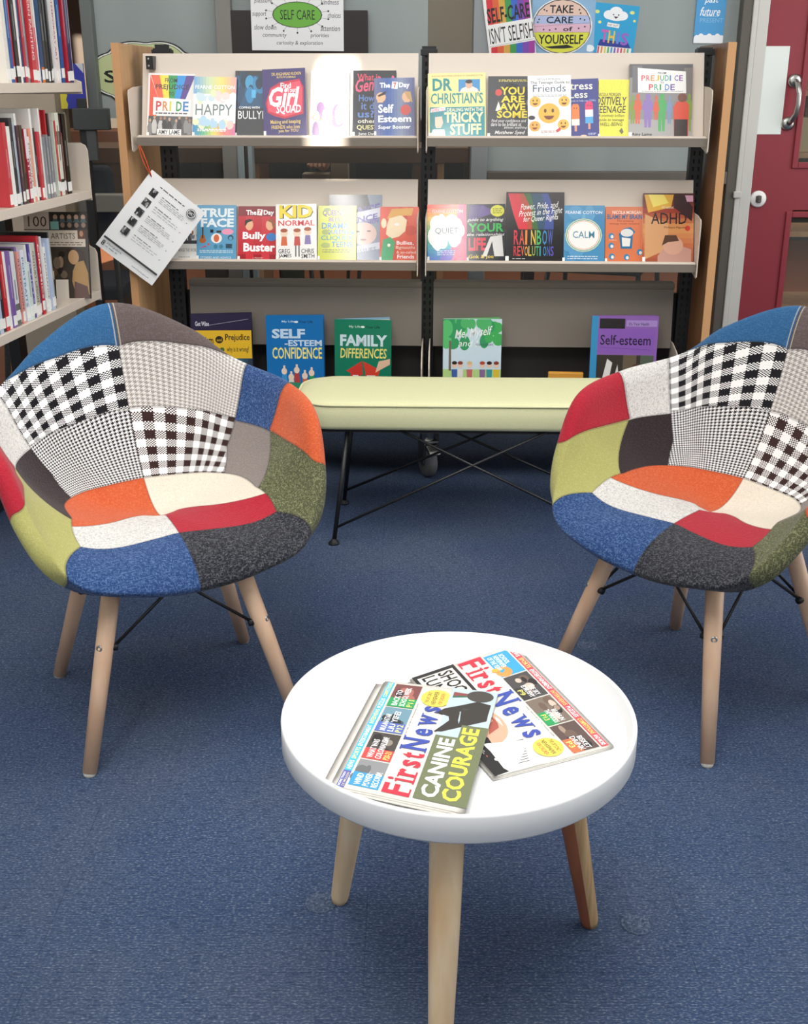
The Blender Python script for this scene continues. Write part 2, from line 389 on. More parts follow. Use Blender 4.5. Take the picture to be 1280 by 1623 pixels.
def patchwork():
    m, t, b, ob, uv = newmat('patchwork_fabric', .9, .2)
    b.inputs['Sheen Weight'].default_value = .15
    sp = t.nodes.new('ShaderNodeSeparateXYZ'); t.links.new(uv, sp.inputs[0])
    u, v = X(t, sp.outputs[0]), X(t, sp.outputs[1]); r = v.mn(1.0); deg = u * 360
    a = 180 - (deg - 180).abs(); rt = deg.lt(180)                       # rt: the viewer's right half
    sn = (deg * (math.pi / 180)).op('SINE'); cs = (deg * (math.pi / 180)).op('COSINE'); U = r * sn; Vv = r * cs
    # woven flecks
    f1 = noise(t, ob, 430, 2, (.28, 1, 1)); f2 = noise(t, ob, 430, 2, (1.1, .5, .3)); f3 = noise(t, ob, 45, 3)
    fleck = f1.mx(f2).lerp(.52, .68, 0, 1); fine = (f1 + f2).lerp(.8, 1.25, 0, 1)
    def cloth(base, fl, amp): return mixc(t, fleck * amp, base, fl)
    def check(nu, nv, dark, light, fine=True):
        cu = u * (360 / 49. * nu); cv = v * nv; A = cu.fr().lt(.5); B = cv.fr().lt(.5)
        same = 1 - (A - B).abs()
        k = ((cu * 7).fr().lt(.5) - (cv * 7).fr().lt(.5)).abs() if fine else ((cu * 2 + cv * 2).fr().lt(.5))
        return mixc(t, same * A + (1 - same) * k, light, dark)
    big = check(6, 23, '15141a', 'f3f2f0'); brown = check(6, 16, '35211f', 'f2f0ee')
    hound = check(27, 82, '15151d', 'eceae8', False); pale = check(27, 82, '9a948f', 'dcd7d2', False)
    blue = cloth('2b5a86', '4a7aa4', .4); brn = cloth('5c504e', '75696a', .5); tweed = cloth('d9d6d2', '8f8d8c', .6)
    bt = cloth('223f70', '6c8ab6', .55); grey = cloth('837a76', '968d88', .5); red = cloth('a81f30', 'b83a48', .4); orange = cloth('c4552e', 'd97c54', .5)
    lime = cloth('a6a361', 'bab87c', .5); dk = cloth('2c2224', '43373a', .5); olive = cloth('4d5038', '95966f', .7); cream = cloth('e2d8c8', 'cbbfac', .5)
    denim = cloth('1f2028', '73747a', .55)
    L = lambda left, right: mixc(t, rt, left, right)
    # boundaries (positive on the outer / back side)
    aside = r.lerp(.45, .62, 124, 131); gs = a - aside
    ao = r.lerp(.45, .77, 88, 111); go = a - ao
    gband = r - (.90 + (180 - a) * (.10 / 42)); gmid = r - (.73 + (180 - a) * (.04 / 46))
    rs = a.lerp(58, 92, .54, .46); gseat = r - rs
    garm = r - (.765 + ((112 - a).mx(0) * (112 - a).mx(0) * (112 - a).mx(0)) * .0000037)
    gf = a - (60 - (r - .54) * 26)
    gvf = Vv - .265; gvm = Vv - (-.11 + U.abs() * .4)
    back = mixc(t, gmid.gt(0), L(hound, brown), mixc(t, gband.gt(0), L(big, pale), L(blue, brn)))
    armb = mixc(t, (r - .76).gt(0), L(dk, grey), L(tweed, bt))
    armf = mixc(t, garm.gt(0), L(lime, olive), L(red, orange))
    front = L(bt, denim)
    seat = mixc(t, gvm.gt(0), L(orange, cream), L(tweed, red))
    outer = mixc(t, gf.gt(0), front, mixc(t, go.gt(0), armf, mixc(t, gs.gt(0), armb, back)))
    inseat = mixc(t, gvf.gt(0), seat, front)
    outm = gseat.gt(0) * gf.gt(0)
    col = mixc(t, outm, inseat, outer)
    # sewn joints
    def near(g, w, cond): return g.abs().lt(w) * cond
    s = near(U, .0035, (1 - outm).mx(gs.gt(0)))
    s = s.mx(near(gs, .8, outm)).mx(near(go, .8, outm)).mx(near(gband, .005, outm * gs.gt(0))).mx(near(gmid, .005, outm * gs.gt(0)))
    s = s.mx(near(r - .76, .006, outm * go.gt(0) * (1 - gs.gt(0)))).mx(near(garm, .008, outm * (1 - go.gt(0))))
    s = s.mx(near(gf, .8, gseat.gt(0))).mx(near(gvf, .005, 1 - outm)).mx(near(gvm, .005, (1 - outm) * (1 - gvf.gt(0)))).mx(near(gseat, .006, a.gt(58)))
    col = mixc(t, s * .32, col, '2a2626')
    st = near(U.abs() - .011, .003, gs.gt(0) * gband.gt(0)); col = mixc(t, st * .7, col, 'b9b3a6')
    t.links.new(col.s, b.inputs['Base Color'])
    bump(t, b, fine * .6 - s * 1.5, .5, .002)
    return m
PATCH = patchwork(); SHELL = shell_mesh(PATCH)
def armchair(label, ctr, ang, shell_off, shell_rot):
    """legs square about the root; the shell turned a little on its base as in the room"""
    t = thing('patchwork_armchair', label, 'armchair', (ctr[0], ctr[1], 0), ang, 'patchwork tub armchairs')
    sh = bpy.data.objects.new('seat_shell', SHELL); COL.objects.link(sh); sh.parent = t
    sh.location = (shell_off[0], shell_off[1], 0); sh.rotation_euler = (0, 0, shell_rot)
    q = .2135; legs = {}
    for sx in (-1, 1):
        for sy in (-1, 1):
            top = Vector((sx * .115, sy * .115, .392)); bot = Vector((sx * q, sy * q, .006))
            mb = MB(); mb.tube([top, top.lerp(bot, .5), bot], [.0185, .0172, .0140], BEECH, 18)
            lg = mb.build('leg', t); legs[(sx, sy)] = (top, bot)
            MB().lathe([(.0115, 0), (.0125, .003), (.0125, .012)], M('c9c5bd', .5), 18, Matrix.Translation((bot.x, bot.y, 0))).build('glide', lg)
            p = top.lerp(bot, .40); d = Vector((sx, sy, .25)).normalized()
            Tm = Matrix.Translation(p + d * .0155) @ d.to_track_quat('Z', 'Y').to_matrix().to_4x4()
            mb = MB(); mb.lathe([(.0065, 0), (.0065, .0022), (.0045, .0032), (.002, .0012), (0, .0012)], STEEL, 16, Tm); mb.build('bolt', lg)
    ring = [(-1, 1), (1, 1), (1, -1), (-1, -1)]
    for i in range(4):
        A, B = ring[i], ring[(i + 1) % 4]; mb = MB()
        for P, Q in ((A, B), (B, A)):
            p = legs[P][0].lerp(legs[P][1], .41); q_ = legs[Q][0].copy(); q_.z = .385; q_ = q_.lerp(legs[P][0], .22); q_.z = .385
            dirv = (Vector((legs[Q][0].x, legs[Q][0].y, 0)) - Vector((legs[P][0].x, legs[P][0].y, 0))).normalized(); p = p + dirv * .017
            mb.tube([p, q_], .0034, BLACKM, 8); mb.tube([p + dirv * -.004, p + dirv * .008], [.008, .008], BLACKM, 10)
        mb.build('wire_brace', t)
    mb = MB()
    for sx in (-1, 1): mb.tube([(sx * .115, -.14, .388), (sx * .115, .14, .388)], .0075, BLACKM, 8)
    for sy in (-1, 1): mb.tube([(-.14, sy * .115, .388), (.14, sy * .115, .388)], .0075, BLACKM, 8)
    mb.build('seat_mount', t)
    return t
angL = math.atan2(-.918, .395) - math.pi / 2; angR = math.atan2(-.62, -.785) - math.pi / 2
armchair('patchwork tub armchair left of the green bench, its red arm cut off at the edge', (-.494, 2.163), angL, (-.013, -.009), .089)
armchair('patchwork tub armchair right of the green bench, in front of the red door', (.628, 2.216), angR, (.004, .019), .028)

# ------------------------------------------------------------------ round white tray table
TX, TY = .075, 1.385
t = thing('tray_table', 'round white tray-top side table on three wooden legs with newspapers', 'table', (TX, TY, 0))
Rt = .245
mb = MB(); mb.lathe([(0, .393), (Rt - .012, .393), (Rt - .003, .394), (Rt, .398), (Rt, .432), (Rt - .0015, .435), (Rt - .005, .4355), (Rt - .007, .433), (Rt - .012, .412), (Rt - .016, .4095), (0, .409)], M('e3e4e5', .38), 128)
mb.build('tray_top', t)
for k, (fx_, fy_, mats) in enumerate(((-.106, 1.52, (PINE,)), (.295, 1.465, (PINESTRIPE, PINERED)), (.046, 1.146, (PINE,)))):
    bx, by = fx_ - TX, fy_ - TY; L = math.hypot(bx, by); ux, uy = bx / L, by / L
    top = Vector((ux * .155, uy * .155, .394)); bot = Vector((bx, by, 0.0))
    mb = MB(); n = 20
    mb.tube([top, top.lerp(bot, .45), top.lerp(bot, .97), bot], [.0235, .0205, .0145, .012], mats[0], n)
    if len(mats) > 1:
        for i in range(len(mb.f)):
            if i % n < 11: mb.mi[i] = mb.m(mats[1])
    lg = mb.build('leg', t)
    if len(mats) > 1: lg['label'] = 'reddish leg with a striped pale side'

# newspapers folded in half on the tray
SERIF = {'F': [(0, 0, .75, .06), (0, .94, 1, 1)], 'i': [(-.5, 0, 1.5, .07), (-.5, .64, .7, .71)], 'r': [(-.25, 0, .8, .09), (-.25, .92, .4, 1)], 'N': [(-.12, .94, .3, 1), (.75, .94, 1.14, 1), (-.12, 0, .3, .06)], 't': [(.5, .0, 1.1, .07)], 's': [], 'e': [], 'w': [(-.14, .93, .25, 1), (.72, .93, 1.14, 1)]}
def masthead(x0, y0, x1, y1):
    """First News in heavy serif letters; reading along x"""
    out = []; wd = {'F': 1.0, 'i': .42, 'r': .72, 's': .68, 't': .55, 'N': 1.25, 'e': .82, 'w': 1.25}; hh = {'F': 1, 'i': .98, 'N': 1, 't': .82}
    word = 'FirstNews'; tot = sum(wd[c] for c in word) ; x = x0
    for i, ch in enumerate(word):
        w = (x1 - x0) * wd[ch] / tot; h = (y1 - y0) * hh.get(ch, .68); a0, a1 = x + w * .14, x + w * .86; c = 'd23648' if i < 5 else '3f51a6'
        if ch == 'i': a0, a1 = x + w * .3, x + w * .7
        out.append(('t', ch, a0, y0, a1, y0 + h, c, .028))
        for p in SERIF[ch]: out.append(('r', a0 + (a1 - a0) * p[0], y0 + h * p[1], a0 + (a1 - a0) * p[2], y0 + h * p[3], c))
        x += w
    return out
def newspaper(label, quad, items, z, sheets, bend):
    """quad: the four corners on the tray, reading order from the masthead's top left"""
    q = [Vector((p[0], p[1], 0)) for p in quad]; o = thing('newspaper', label, 'newspaper', (q[0].x, q[0].y, z), 0, 'children\'s newspapers on the tray table'); base = q[0]
    def S(a, b, zz): p = (q[0] * (1 - a) + q[1] * a) * (1 - b) + (q[3] * (1 - a) + q[2] * a) * b - base; return Vector((p.x, p.y, zz))
    def hz(a, b): return bend * (math.sin(a * 2.6 + .4) * .4 + (b ** 3) * .6 + .25 * math.sin(b * 5))
    for k, (da, db, dz, w_) in enumerate(sheets):
        mb = MB(); n = 14; th = .0012
        vs = []
        for side in (0, 1):
            for i in range(n + 1):
                for j in range(n + 1):
                    a, b = i / n, j / n; e = abs(2 * b - 1) ** 8 * .0006
                    vs.append(S(a * (1 + w_) + da, b + db, dz + hz(a, b) + (th - e if side else e)))
        m_ = (n + 1) ** 2; fs = []
        for i in range(n):
            for j in range(n):
                p = i * (n + 1) + j; fs += [(p, p + 1, p + n + 2, p + n + 1), (m_ + p, m_ + p + n + 1, m_ + p + n + 2, m_ + p + 1)]
        bd = [(i * (n + 1)) for i in range(n + 1)] + [n * (n + 1) + j for j in range(1, n + 1)] + [i * (n + 1) + n for i in range(n - 1, -1, -1)] + [j for j in range(n - 1, 0, -1)]
        for i in range(len(bd)): p, r_ = bd[i], bd[(i + 1) % len(bd)]; fs.append((p, r_, m_ + r_, m_ + p))
        mb.add(vs, fs, PAPER, True); top = dz + th
        if k == len(sheets) - 1:
            def P(x, y, d): return S(x, 1 - y, top + hz(x, 1 - y) + d)
            art(mb, items, 1, 1, P, .75, 9e-6, 6, 3.2e-4)
        mb.build('front_page' if k == len(sheets) - 1 else 'inner_sheet', o)
    return o
FN = [('r', .02, .905, .985, .965, '49b4dc'), ('r', .0, .905, .135, .965, '5a5fa8')]
FN += [('t', 'MORE THAN', .01, .940, .12, .958, 'ffffff'), ('t', '2.5 MILLION', .01, .912, .12, .931, 'e8d9a0')]
for w_, x0, x1, c in (('NEWS', .15, .22, 'ffffff'), ('SPORTS', .235, .335, 'f4e87a'), ('ENTERTAINMENT', .35, .545, 'ffffff'), ('INTERVIEWS', .56, .70, 'f4e87a'), ('PUZZLES', .715, .815, 'ffffff'), ('COMPETITIONS', .83, .98, 'f4e87a')):
    FN.append(('t', w_, x0, .917, x1, .955, c))
for i, (x0, x1, cap, l1, l2, l3) in enumerate(((.03, .245, '3f97c9', 'WIND', 'POWER', 'RECORD!'), (.255, .49, 'd94a48', 'WHAT WAS', 'COLONIALISM?', 'P20-21'), (.50, .735, '5a6fb5', 'MULAN STAR', 'LIU YIFEI', 'P12'), (.745, .975, '2f9a5a', 'BACK TO', 'SCHOOL WEEK', 'P11'))):
    FN.append(('r', x0, .655, x1, .885, ['8b8c8e', '4a4440', '6f93a3', '7a4a48'][i]))
    FN += blobs(x0 + .04, .70, x1 - .05, .86, 8, [['a9aaab', '6b6c6e', 'c9cac8'], ['2c2826', '6d625a', '8d8478'], ['2b3138', '46565e', '8fb3bf'], ['3a2c30', 'a86a60', '5e3c3c']][i], i + 3, .02, .045)
    FN.append(('r', x0, .655, x0 + .09 if i else x0 + .11, .885, cap))
    FN += [('t', l1, x0 + .012, .80, x0 + (.10 if i == 0 else .17), .85, 'ffffff'), ('t', l2, x0 + .012, .735, x0 + (.11 if i == 0 else .20), .785, 'ffffff'), ('t', l3, x0 + .012, .67, x0 + (.13 if i == 0 else .08), .72, 'ffffff' if i == 0 else 'f4e87a')]
FN += masthead(.01, .42, .80, .63)
FN += [('t', 'Issue 741 £1.60 2 - 8 October 2020', .50, .625, .80, .637, '444444', 0)]
FN += [('e', .875, .50, .085, .13, 'efd25a'), ('t', "THE UK'S ONLY", .82, .55, .93, .585, '333333'), ('t', 'NEWSPAPER', .81, .49, .94, .53, '333333'), ('t', 'FOR CHILDREN', .82, .435, .93, .47, 'd23648')]
FN += [('r', .03, .0, .60, .395, '6f7657'), ('r', .545, .0, 1.0, .395, 'b9c9d4')]
FN += [('p', [(.74, .455), (.79, .40), (.84, .27), (.89, .15), (.87, .03), (.72, .03), (.63, .24), (.575, .36), (.57, .42), (.645, .36), (.685, .33), (.72, .345)], '3b3734'), ('p', [(.80, .27), (.85, .14), (.83, .06), (.78, .12)], '4a4541')]
FN += [('e', .94, .14, .055, .115, '4c4743'), ('p', [(.90, .37), (.96, .37), (.955, .25), (.925, .25)], '8b4a4a'), ('p', [(.90, .37), (.92, .37), (.935, .25), (.92, .25)], '3e6b58')]
FN += [('r', .03, .0, .66, .215, '6f7657'), ('t', 'CANINE', .055, .225, .525, .355, 'ffffff', .03), ('t', 'COURAGE', .055, .06, .64, .20, 'f0e052', .03)]
BN = [('r', .03, .905, .99, .965, 'e0525c')]
for w_, x0, x1, c in (('NEWS', .045, .12, 'ffffff'), ('SPORTS', .14, .245, 'f4e87a'), ('ENTERTAINMENT', .265, .47, 'ffffff'), ('INTERVIEWS', .485, .625, 'f4d27a'), ('PUZZLES', .64, .735, 'ffffff'), ('COMPETITIONS', .75, .885, 'f4e87a'), ('AND MORE', .895, .98, 'ffffff')):
    BN.append(('t', w_, x0, .917, x1, .955, c))
for i, (x0, x1, bgc, cap, l1, l2, l3) in enumerate(((.03, .255, '3fa0d2', None, 'SCHOOL', 'NEWSPAPER', 'OF THE YEAR!'), (.265, .50, '4c4a4a', '3a3838', 'THE SKY', 'IS MUSHY', 'P9'), (.51, .745, '7a6d62', '2f9a5a', 'BEARS IN', 'THE WOODS', 'P13'), (.755, .985, '5e4c48', 'd9704a', 'BISKET', 'DRINK', 'P3'))):
    BN.append(('r', x0, .665, x1, .89, bgc))
    if i: BN += blobs(x0 + .04, .71, x1 - .04, .86, 8, ['2e2a2a', 'a08a7a', '6d5a50', 'c9b8a8'], i + 13, .02, .045)
    else: BN.append(('e', .21, .72, .05, .07, 'ef9a52'))
    if cap: BN.append(('r', x0 + .12, .665, x1, .76, cap))
    BN += [('t', l1, x0 + .02 + (.10 if i else 0), .79, x0 + .12 + (.10 if i else 0), .835, 'ffffff'), ('t', l2, x0 + .02 + (.09 if i else 0), .735, x0 + .145 + (.08 if i else 0), .78, 'ffffff'), ('t', l3, x0 + .02 + (.12 if i else 0), .68, x0 + (.16 if not i else .19), .725, 'ffffff' if not i else 'f4e87a')]
BN += masthead(.0, .43, .80, .645) + [('e', .18, .66, .018, .03, 'f0b04a')]
BN += [('t', 'Issue 742 £1.60 9 - 15 October 2020', .55, .635, .83, .647, '444444', 0)]
BN += [('e', .895, .53, .075, .115, 'efd25a'), ('t', "THE UK'S ONLY", .845, .57, .945, .605, '333333'), ('t', 'NEWSPAPER', .835, .515, .955, .55, '333333'), ('t', 'FOR CHILDREN', .845, .465, .945, .50, 'd23648')]
BN += [('r', .0, .02, .36, .40, '2e2c2c'), ('r', .03, .05, .33, .37, 'dedad2'), ('t', 'SHOCK', .04, .22, .32, .35, '1f1e1e', .02), ('t', 'LUNCH', .04, .08, .32, .2, '1f1e1e', .02)]
BN += [('r', .38, .02, 1.0, .40, 'dedad2'), ('e', .60, .20, .17, .19, 'd9a88e'), ('e', .58, .22, .11, .12, 'a8584a'), ('e', .57, .23, .05, .06, '7c5648'), ('p', [(.48, .12), (.6, .06), (.7, .12), (.6, .16)], 'e9d5c5')]
BN += [('p', [(.80, .43), (1.0, .33), (1.0, .02), (.72, .02)], 'f4f2ee')] + [('l', .79 + i * .018, .41 - i * .01, .77 + i * .02, .14, .006, '5a5856') for i in range(10)]
BN += [('p', [(.70, .18), (.99, .14), (1.0, .0), (.6, .0)], '262425'), ('e', .80, .10, .015, .02, 'e3e0da'), ('e', .84, .08, .015, .02, 'd96a5a'), ('e', .88, .11, .012, .018, 'e3e0da')] + scrib(.70, .02, .82, .08, 4, 'b9b6b0', 4, .006)
newspaper('folded children\'s newspaper with a CANINE COURAGE headline, lying on top of the other one', [(-.092, 1.229), (-.028, 1.498), (.137, 1.46), (.074, 1.168)], FN, .4150,
          [(-.02, -.075, 0, 0), (-.008, -.012, .0014, 0), (0, 0, .0028, 0)], .0012)
newspaper('folded children\'s newspaper lying partly under the CANINE COURAGE one', [(.176, 1.627), (.283, 1.33), (.117, 1.254), (.008, 1.511)], BN, .4097, [(.006, .02, 0, 0), (.003, .0, .0014, 0), (0, 0, .0028, 0)], .0012)

# ------------------------------------------------------------------ green bench
t = thing('bench', 'long pale green upholstered bench on thin black rod legs', 'bench', (.19, 3.265, 0), -R(2.2))
GREENF, tt_, bb_, ob_, uv_ = newmat('green_fabric', .85, .25)
nn_ = noise(tt_, ob_, 300, 2); cc_ = mixc(tt_, nn_.lerp(.4, .7, 0, .5), 'e3e2b6', 'd7d7a8'); tt_.links.new(cc_.s, bb_.inputs['Base Color']); bump(tt_, bb_, nn_, .2, .001)
def outline(hx_, hy_, rad, n=12):
    pts = []
    for cx, cy, a0 in ((hx_ - rad, hy_ - rad, 0), (-hx_ + rad, hy_ - rad, 90), (-hx_ + rad, -hy_ + rad, 180), (hx_ - rad, -hy_ + rad, 270)):
        for i in range(n + 1): a = R(a0 + 90 * i / n); pts.append((cx + rad * math.cos(a), cy + rad * math.sin(a)))
    return pts
BH, BD = .50, .165
mb = MB(); rings = [(.012, .326), (.003, .330), (0, .340), (-.002, .370), (.001, .396), (.004, .402), (.012, .4065), (.03, .4095), (.06, .4115), (.10, .4125), (.15, .413)]
vs = []; n0 = None
for ins, z in rings:
    o_ = outline(BH - ins, BD - ins, max(.11 - ins, .005)); n0 = len(o_); vs += [(x, y, z) for x, y in o_]
fs = [(i * n0 + k, i * n0 + (k + 1) % n0, (i + 1) * n0 + (k + 1) % n0, (i + 1) * n0 + k) for i in range(len(rings) - 1) for k in range(n0)]
fs += [tuple(range(n0))[::-1], tuple(range((len(rings) - 1) * n0, len(rings) * n0))]
mb.add(vs, fs, GREENF, True); cu = mb.build('cushion', t)
MB().tube([(x, y, 0.4000 + .0012 * math.sin(x * 21)) for x, y in outline(BH - .0005, BD - .0005, .11)], .0036, GREENF, 8, None, True).build('piping', cu)
legs = {}
for sx, xf, xt in ((-1, -.385, -.345), (1, .41, .37)):
    for sy in (-1, 1):
        f = Vector((xf, sy * .17 - .047, .004)); tp = Vector((xt, sy * .10 - .03, .330)); legs[(sx, sy)] = (tp, f)
        mb = MB(); mb.tube([tp, f], .0066, BLACKM, 10); lg = mb.build('leg', t)
        MB().lathe([(.016, 0), (.016, .004), (.009, .012), (.006, .016)], BLACK, 16, Matrix.Translation((f.x, f.y, 0))).build('foot', lg)
for sy in (-1, 1):
    for sx in (-1, 1):
        a = legs[(sx, sy)][0].lerp(legs[(sx, sy)][1], .87); b = legs[(-sx, sy)][0].lerp(legs[(-sx, sy)][1], .02); b = b.lerp(Vector((a.x, a.y, b.z)), .20)
        MB().tube([a, b], .0042, BLACKM, 8).build('cross_brace', t)
MB().box((-.42, -.14, .316), (.44, .14, .327), BLACK).build('seat_base', t)

# ------------------------------------------------------------------ mobile display shelving
PSI = R(2.5); UO = Vector((-.859, 3.66, 0)); UM = Matrix.Translation(UO) @ Matrix.Rotation(-PSI, 4, 'Z')
def U(s, dep, z): return UM @ Vector((s, dep, z))
unit = thing('display_shelving', 'two-bay mobile book display with beech end panels, black uprights and sloping grey shelves', 'bookshelf', mat=UM)
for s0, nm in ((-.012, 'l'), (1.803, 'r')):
    mb = MB(); mb.box((s0, .006, .16), (s0 + .024, .42, 1.362), PANELWOOD if nm == 'l' else wood('shaded_beech_panel', '8f6644', '7c5638', (10, 10, .8), .35)); p = mb.build('end_panel', unit, .0015)  # right panel's beech darkened, shade on its inner face put into the colour
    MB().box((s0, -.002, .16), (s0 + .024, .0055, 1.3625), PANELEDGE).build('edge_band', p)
SLOT = M('050506', .8)
for s0, w in ((.072, .05), (.908, .044), (1.752, .042)):
    mb = MB(); mb.box((s0, .165, .15), (s0 + w, .205, 1.352 if s0 < .9 or s0 > 1 else 1.357), BLACKM)
    for i in range(44):
        z = .30 + i * .0238
        for xx in (.3, .7): mb.box((s0 + w * xx - .003, .1635, z), (s0 + w * xx + .003, .1655, z + .013), SLOT)
    mb.box((s0 - .004, .16, 1.33), (s0 + w + .004, .21, 1.348), BLACKM)
    up = mb.build('upright', unit, .001)
    if s0 < .2:
        mb = MB(); mb.box((s0 - .008, .10, 1.29), (s0 + .014, .166, 1.328), BLACKM); mb.box((s0 + .01, .150, 1.335), (s0 + .052, .166, 1.362), BLACKM)
        for x, z in ((s0 + .0, 1.30), (s0 + .0, 1.32)): mb.lathe([(.003, 0), (.003, .001), (0, .001)], STEEL, 10, Matrix.Translation((x, .1, z)) @ Matrix.Rotation(R(90), 4, 'X'))
        mb.build('bracket_hook', up, .001)
TILT = R(20); SN, CS = math.sin(TILT), math.cos(TILT); LEDGE = .046
A0 = (.012, .005)      # foot of the slope relative to the lip top (depth, height)
def slope_shelf(s0, s1, zl, L=.266):
    mb = MB()
    q = lambda a, b: (A0[0] + a * CS + b * SN, zl + A0[1] - a * SN + b * CS)
    th = .0022
    prof = [(0, zl - .026), (0, zl), (.0025, zl + .0015), (.012, zl - .004)] + [q(.002, 0), q(LEDGE, 0), q(LEDGE, L), q(LEDGE + .012, L), q(LEDGE + .012, L - .02), q(LEDGE + .008, L - .02), q(LEDGE + .008, L - .003), q(LEDGE + .003, L - .003), q(LEDGE + .003, -.004)] + [(.014, zl - .010), (.003, zl - .006), (.003, zl - .026)]
    mb.prism(prof, s0, s1, SHELFW, 'x')
    sh = mb.build('sloping_shelf', unit)
    MB().box((s0 - .0005, -.0015, zl - .0265), (s1 + .0005, .0012, zl - .0015), M('7c7268', .45)).build('shelf_lip', sh, .0008)
    for sx in (s0 - (.016 if s0 < .1 else .004), s1 + .002):
        p = [(-.010, zl - .040), (-.010, zl + .122), (-.004, zl + .134), (.05, zl + .142), (.165, zl + .145), (.165, zl - .02), (.0, zl - .045)]
        MB().prism(p, sx, sx + .0032, SHELFW, 'x').build('end_bracket', sh, .001)
    return sh
ZL1, ZL2 = 1.097, .725
for zl in (ZL1, ZL2): slope_shelf(.045, .898, zl); slope_shelf(.930, 1.765, zl)
ZB = .300
for s0, s1 in ((.14, .912), (.950, 1.735)):
    mb = MB()
    prof = [(.205, .640), (.150, .640), (.147, .632), (.150, .622), (.158, .620), (.135, .43), (.139, .428), (.165, .628), (.205, .628)]
    mb.prism(prof, s0, s1, SHELFD, 'x'); mb.box((s0 - .02, .0, ZB - .02), (s1 + .02, .30, ZB), SHELFD); mb.box((s0 - .02, .2, ZB), (s1 + .02, .215, .6), M('2a2725', .6))
    sh = mb.build('book_shelf', unit, .001)
    for sx in (s0 - .012, s1 + .002):
        p = [(.0, ZB - .02), (.0, ZB + .085), (.04, ZB + .135), (.12, ZB + .15), (.165, ZB + .15), (.165, ZB - .02)]
        MB().prism(p, sx, sx + .004, SHELFW, 'x').build('end_bracket', sh, .001)
mb = MB(); mb.box((.03, .02, .162), (1.80, .40, .20), M('3a3633', .6)); mb.build('base', unit)
for s0, dep in ((.937, .06), (.12, .06), (1.73, .06), (.12, .34), (.937, .34), (1.73, .34)):
    mb = MB(); Tm = Matrix.Translation((s0, dep, .056)) @ Matrix.Rotation(R(25), 4, 'Z') @ Matrix.Rotation(R(90), 4, 'Y')
    mb.lathe([(.02, -.017), (.045, -.017), (.053, -.014), (.056, -.008), (.056, .008), (.053, .014), (.045, .017), (.02, .017)], M('6b6b6d', .5), 40, Tm); mb.lathe([(0, -.020), (.018, -.020), (.018, .020), (0, .020)], M('4a4a4a', .4), 20, Tm)
    c = mb.build('caster', unit)
    Tz = Matrix.Translation((s0, dep, 0)) @ Matrix.Rotation(R(25), 4, 'Z'); mb = MB()
    for sx in (-.024, .021): mb.prism([(-.02, .05), (.02, .05), (.03, .125), (-.03, .125)], sx, sx + .003, STEEL, 'x', Tz)
    mb.box((-.026, -.032, .122), (.026, .032, .128), STEEL, Tz); mb.lathe([(.024, .128), (.026, .132), (.026, .150), (.03, .162)], STEEL, 24, Tz)
    mb.build('fork', c, .001); MB().prism([(-.03, .118), (-.062, .102), (-.066, .09), (-.055, .088), (-.03, .10)], -.02, .02, STEEL, 'x', Tz).build('brake_pedal', c, .003)

# ------------------------------------------------------------------ books shown face out
def book(kind, label, cat, group, mtx, w, h, t, items, bg, spine=None, hard=False, sticker=True, rough=.13, openang=0, pagec=None):
    """root at the front lower left corner; front cover faces local -y"""
    o = thing(kind, label, cat, (0, 0, 0), 0, group, mtx); ct = .0022 if hard else .0008; C = M(bg, rough); Sp = M(spine or bg, rough); ov = .003 if hard else 0
    mb = MB(); mb.box((0, 0, 0), (w, ct, h), C); mb.box((0, ct, 0), (ct, t, h), Sp); mb.box((0, t - ct, 0), (w, t, h), Sp)
    art(mb, items, w, h, lambda x, y, d: (x, -d, y), rough); mb.build('cover', o)
    pg = MB(); pg.box((ct, ct, ov), (w - ov - .0005, t - ct, h - ov - .0005), M(pagec, .8) if pagec else PAGES); pg.build('page_block', o)
    if sticker: MB().box((-.0004, -.0022, h * .02), (w * .055, -.0014, h * .085), M('f2f1ee', .4)).build('spine_label', o)
    return o
Q = {'k': '17161a', 'w': 'f5f3ef', 'y': 'f2e14a', 'r': 'd0303c', 'b': '2f66b0', 'g': '2f9a5a', 'p': '6a3a9a', 'o': 'e8752f'}
RAIN = ['e2473f', 'ef8a3a', 'f3e04a', '3fa34f', '2b82cf', '6a3f93']
SKIN = ['e3b596', 'b98263', 'f0cbb0', '8a5a42']
def face(cx, cy, r, c='f2b23c', a=1.0):
    return [('e', cx, cy, r, r * a, c), ('e', cx - r * .35, cy + r * .25 * a, r * .12, r * .2 * a, '5a3a1a'), ('e', cx + r * .35, cy + r * .25 * a, r * .12, r * .2 * a, '5a3a1a'),
            ('p', [(cx - r * .5, cy - r * .25 * a), (cx + r * .5, cy - r * .25 * a), (cx + r * .3, cy - r * .55 * a), (cx, cy - r * .65 * a), (cx - r * .3, cy - r * .55 * a)], '7a3a1a')]
def rays(cx, cy, n, r0, r1, c, seed=3, asp=.7):
    rr = random.Random(seed); out = []
    for i in range(n):
        a = 2 * math.pi * i / n + rr.uniform(-.04, .04); k0, k1 = r0 * rr.uniform(.9, 1.2), r1 * rr.uniform(.8, 1)
        out.append(('l', cx + k0 * math.cos(a), cy + k0 * math.sin(a) * asp, min(max(cx + k1 * math.cos(a), .02), .98), min(max(cy + k1 * math.sin(a) * asp, .02), .98), .0016, c))
    return out
AR = {}
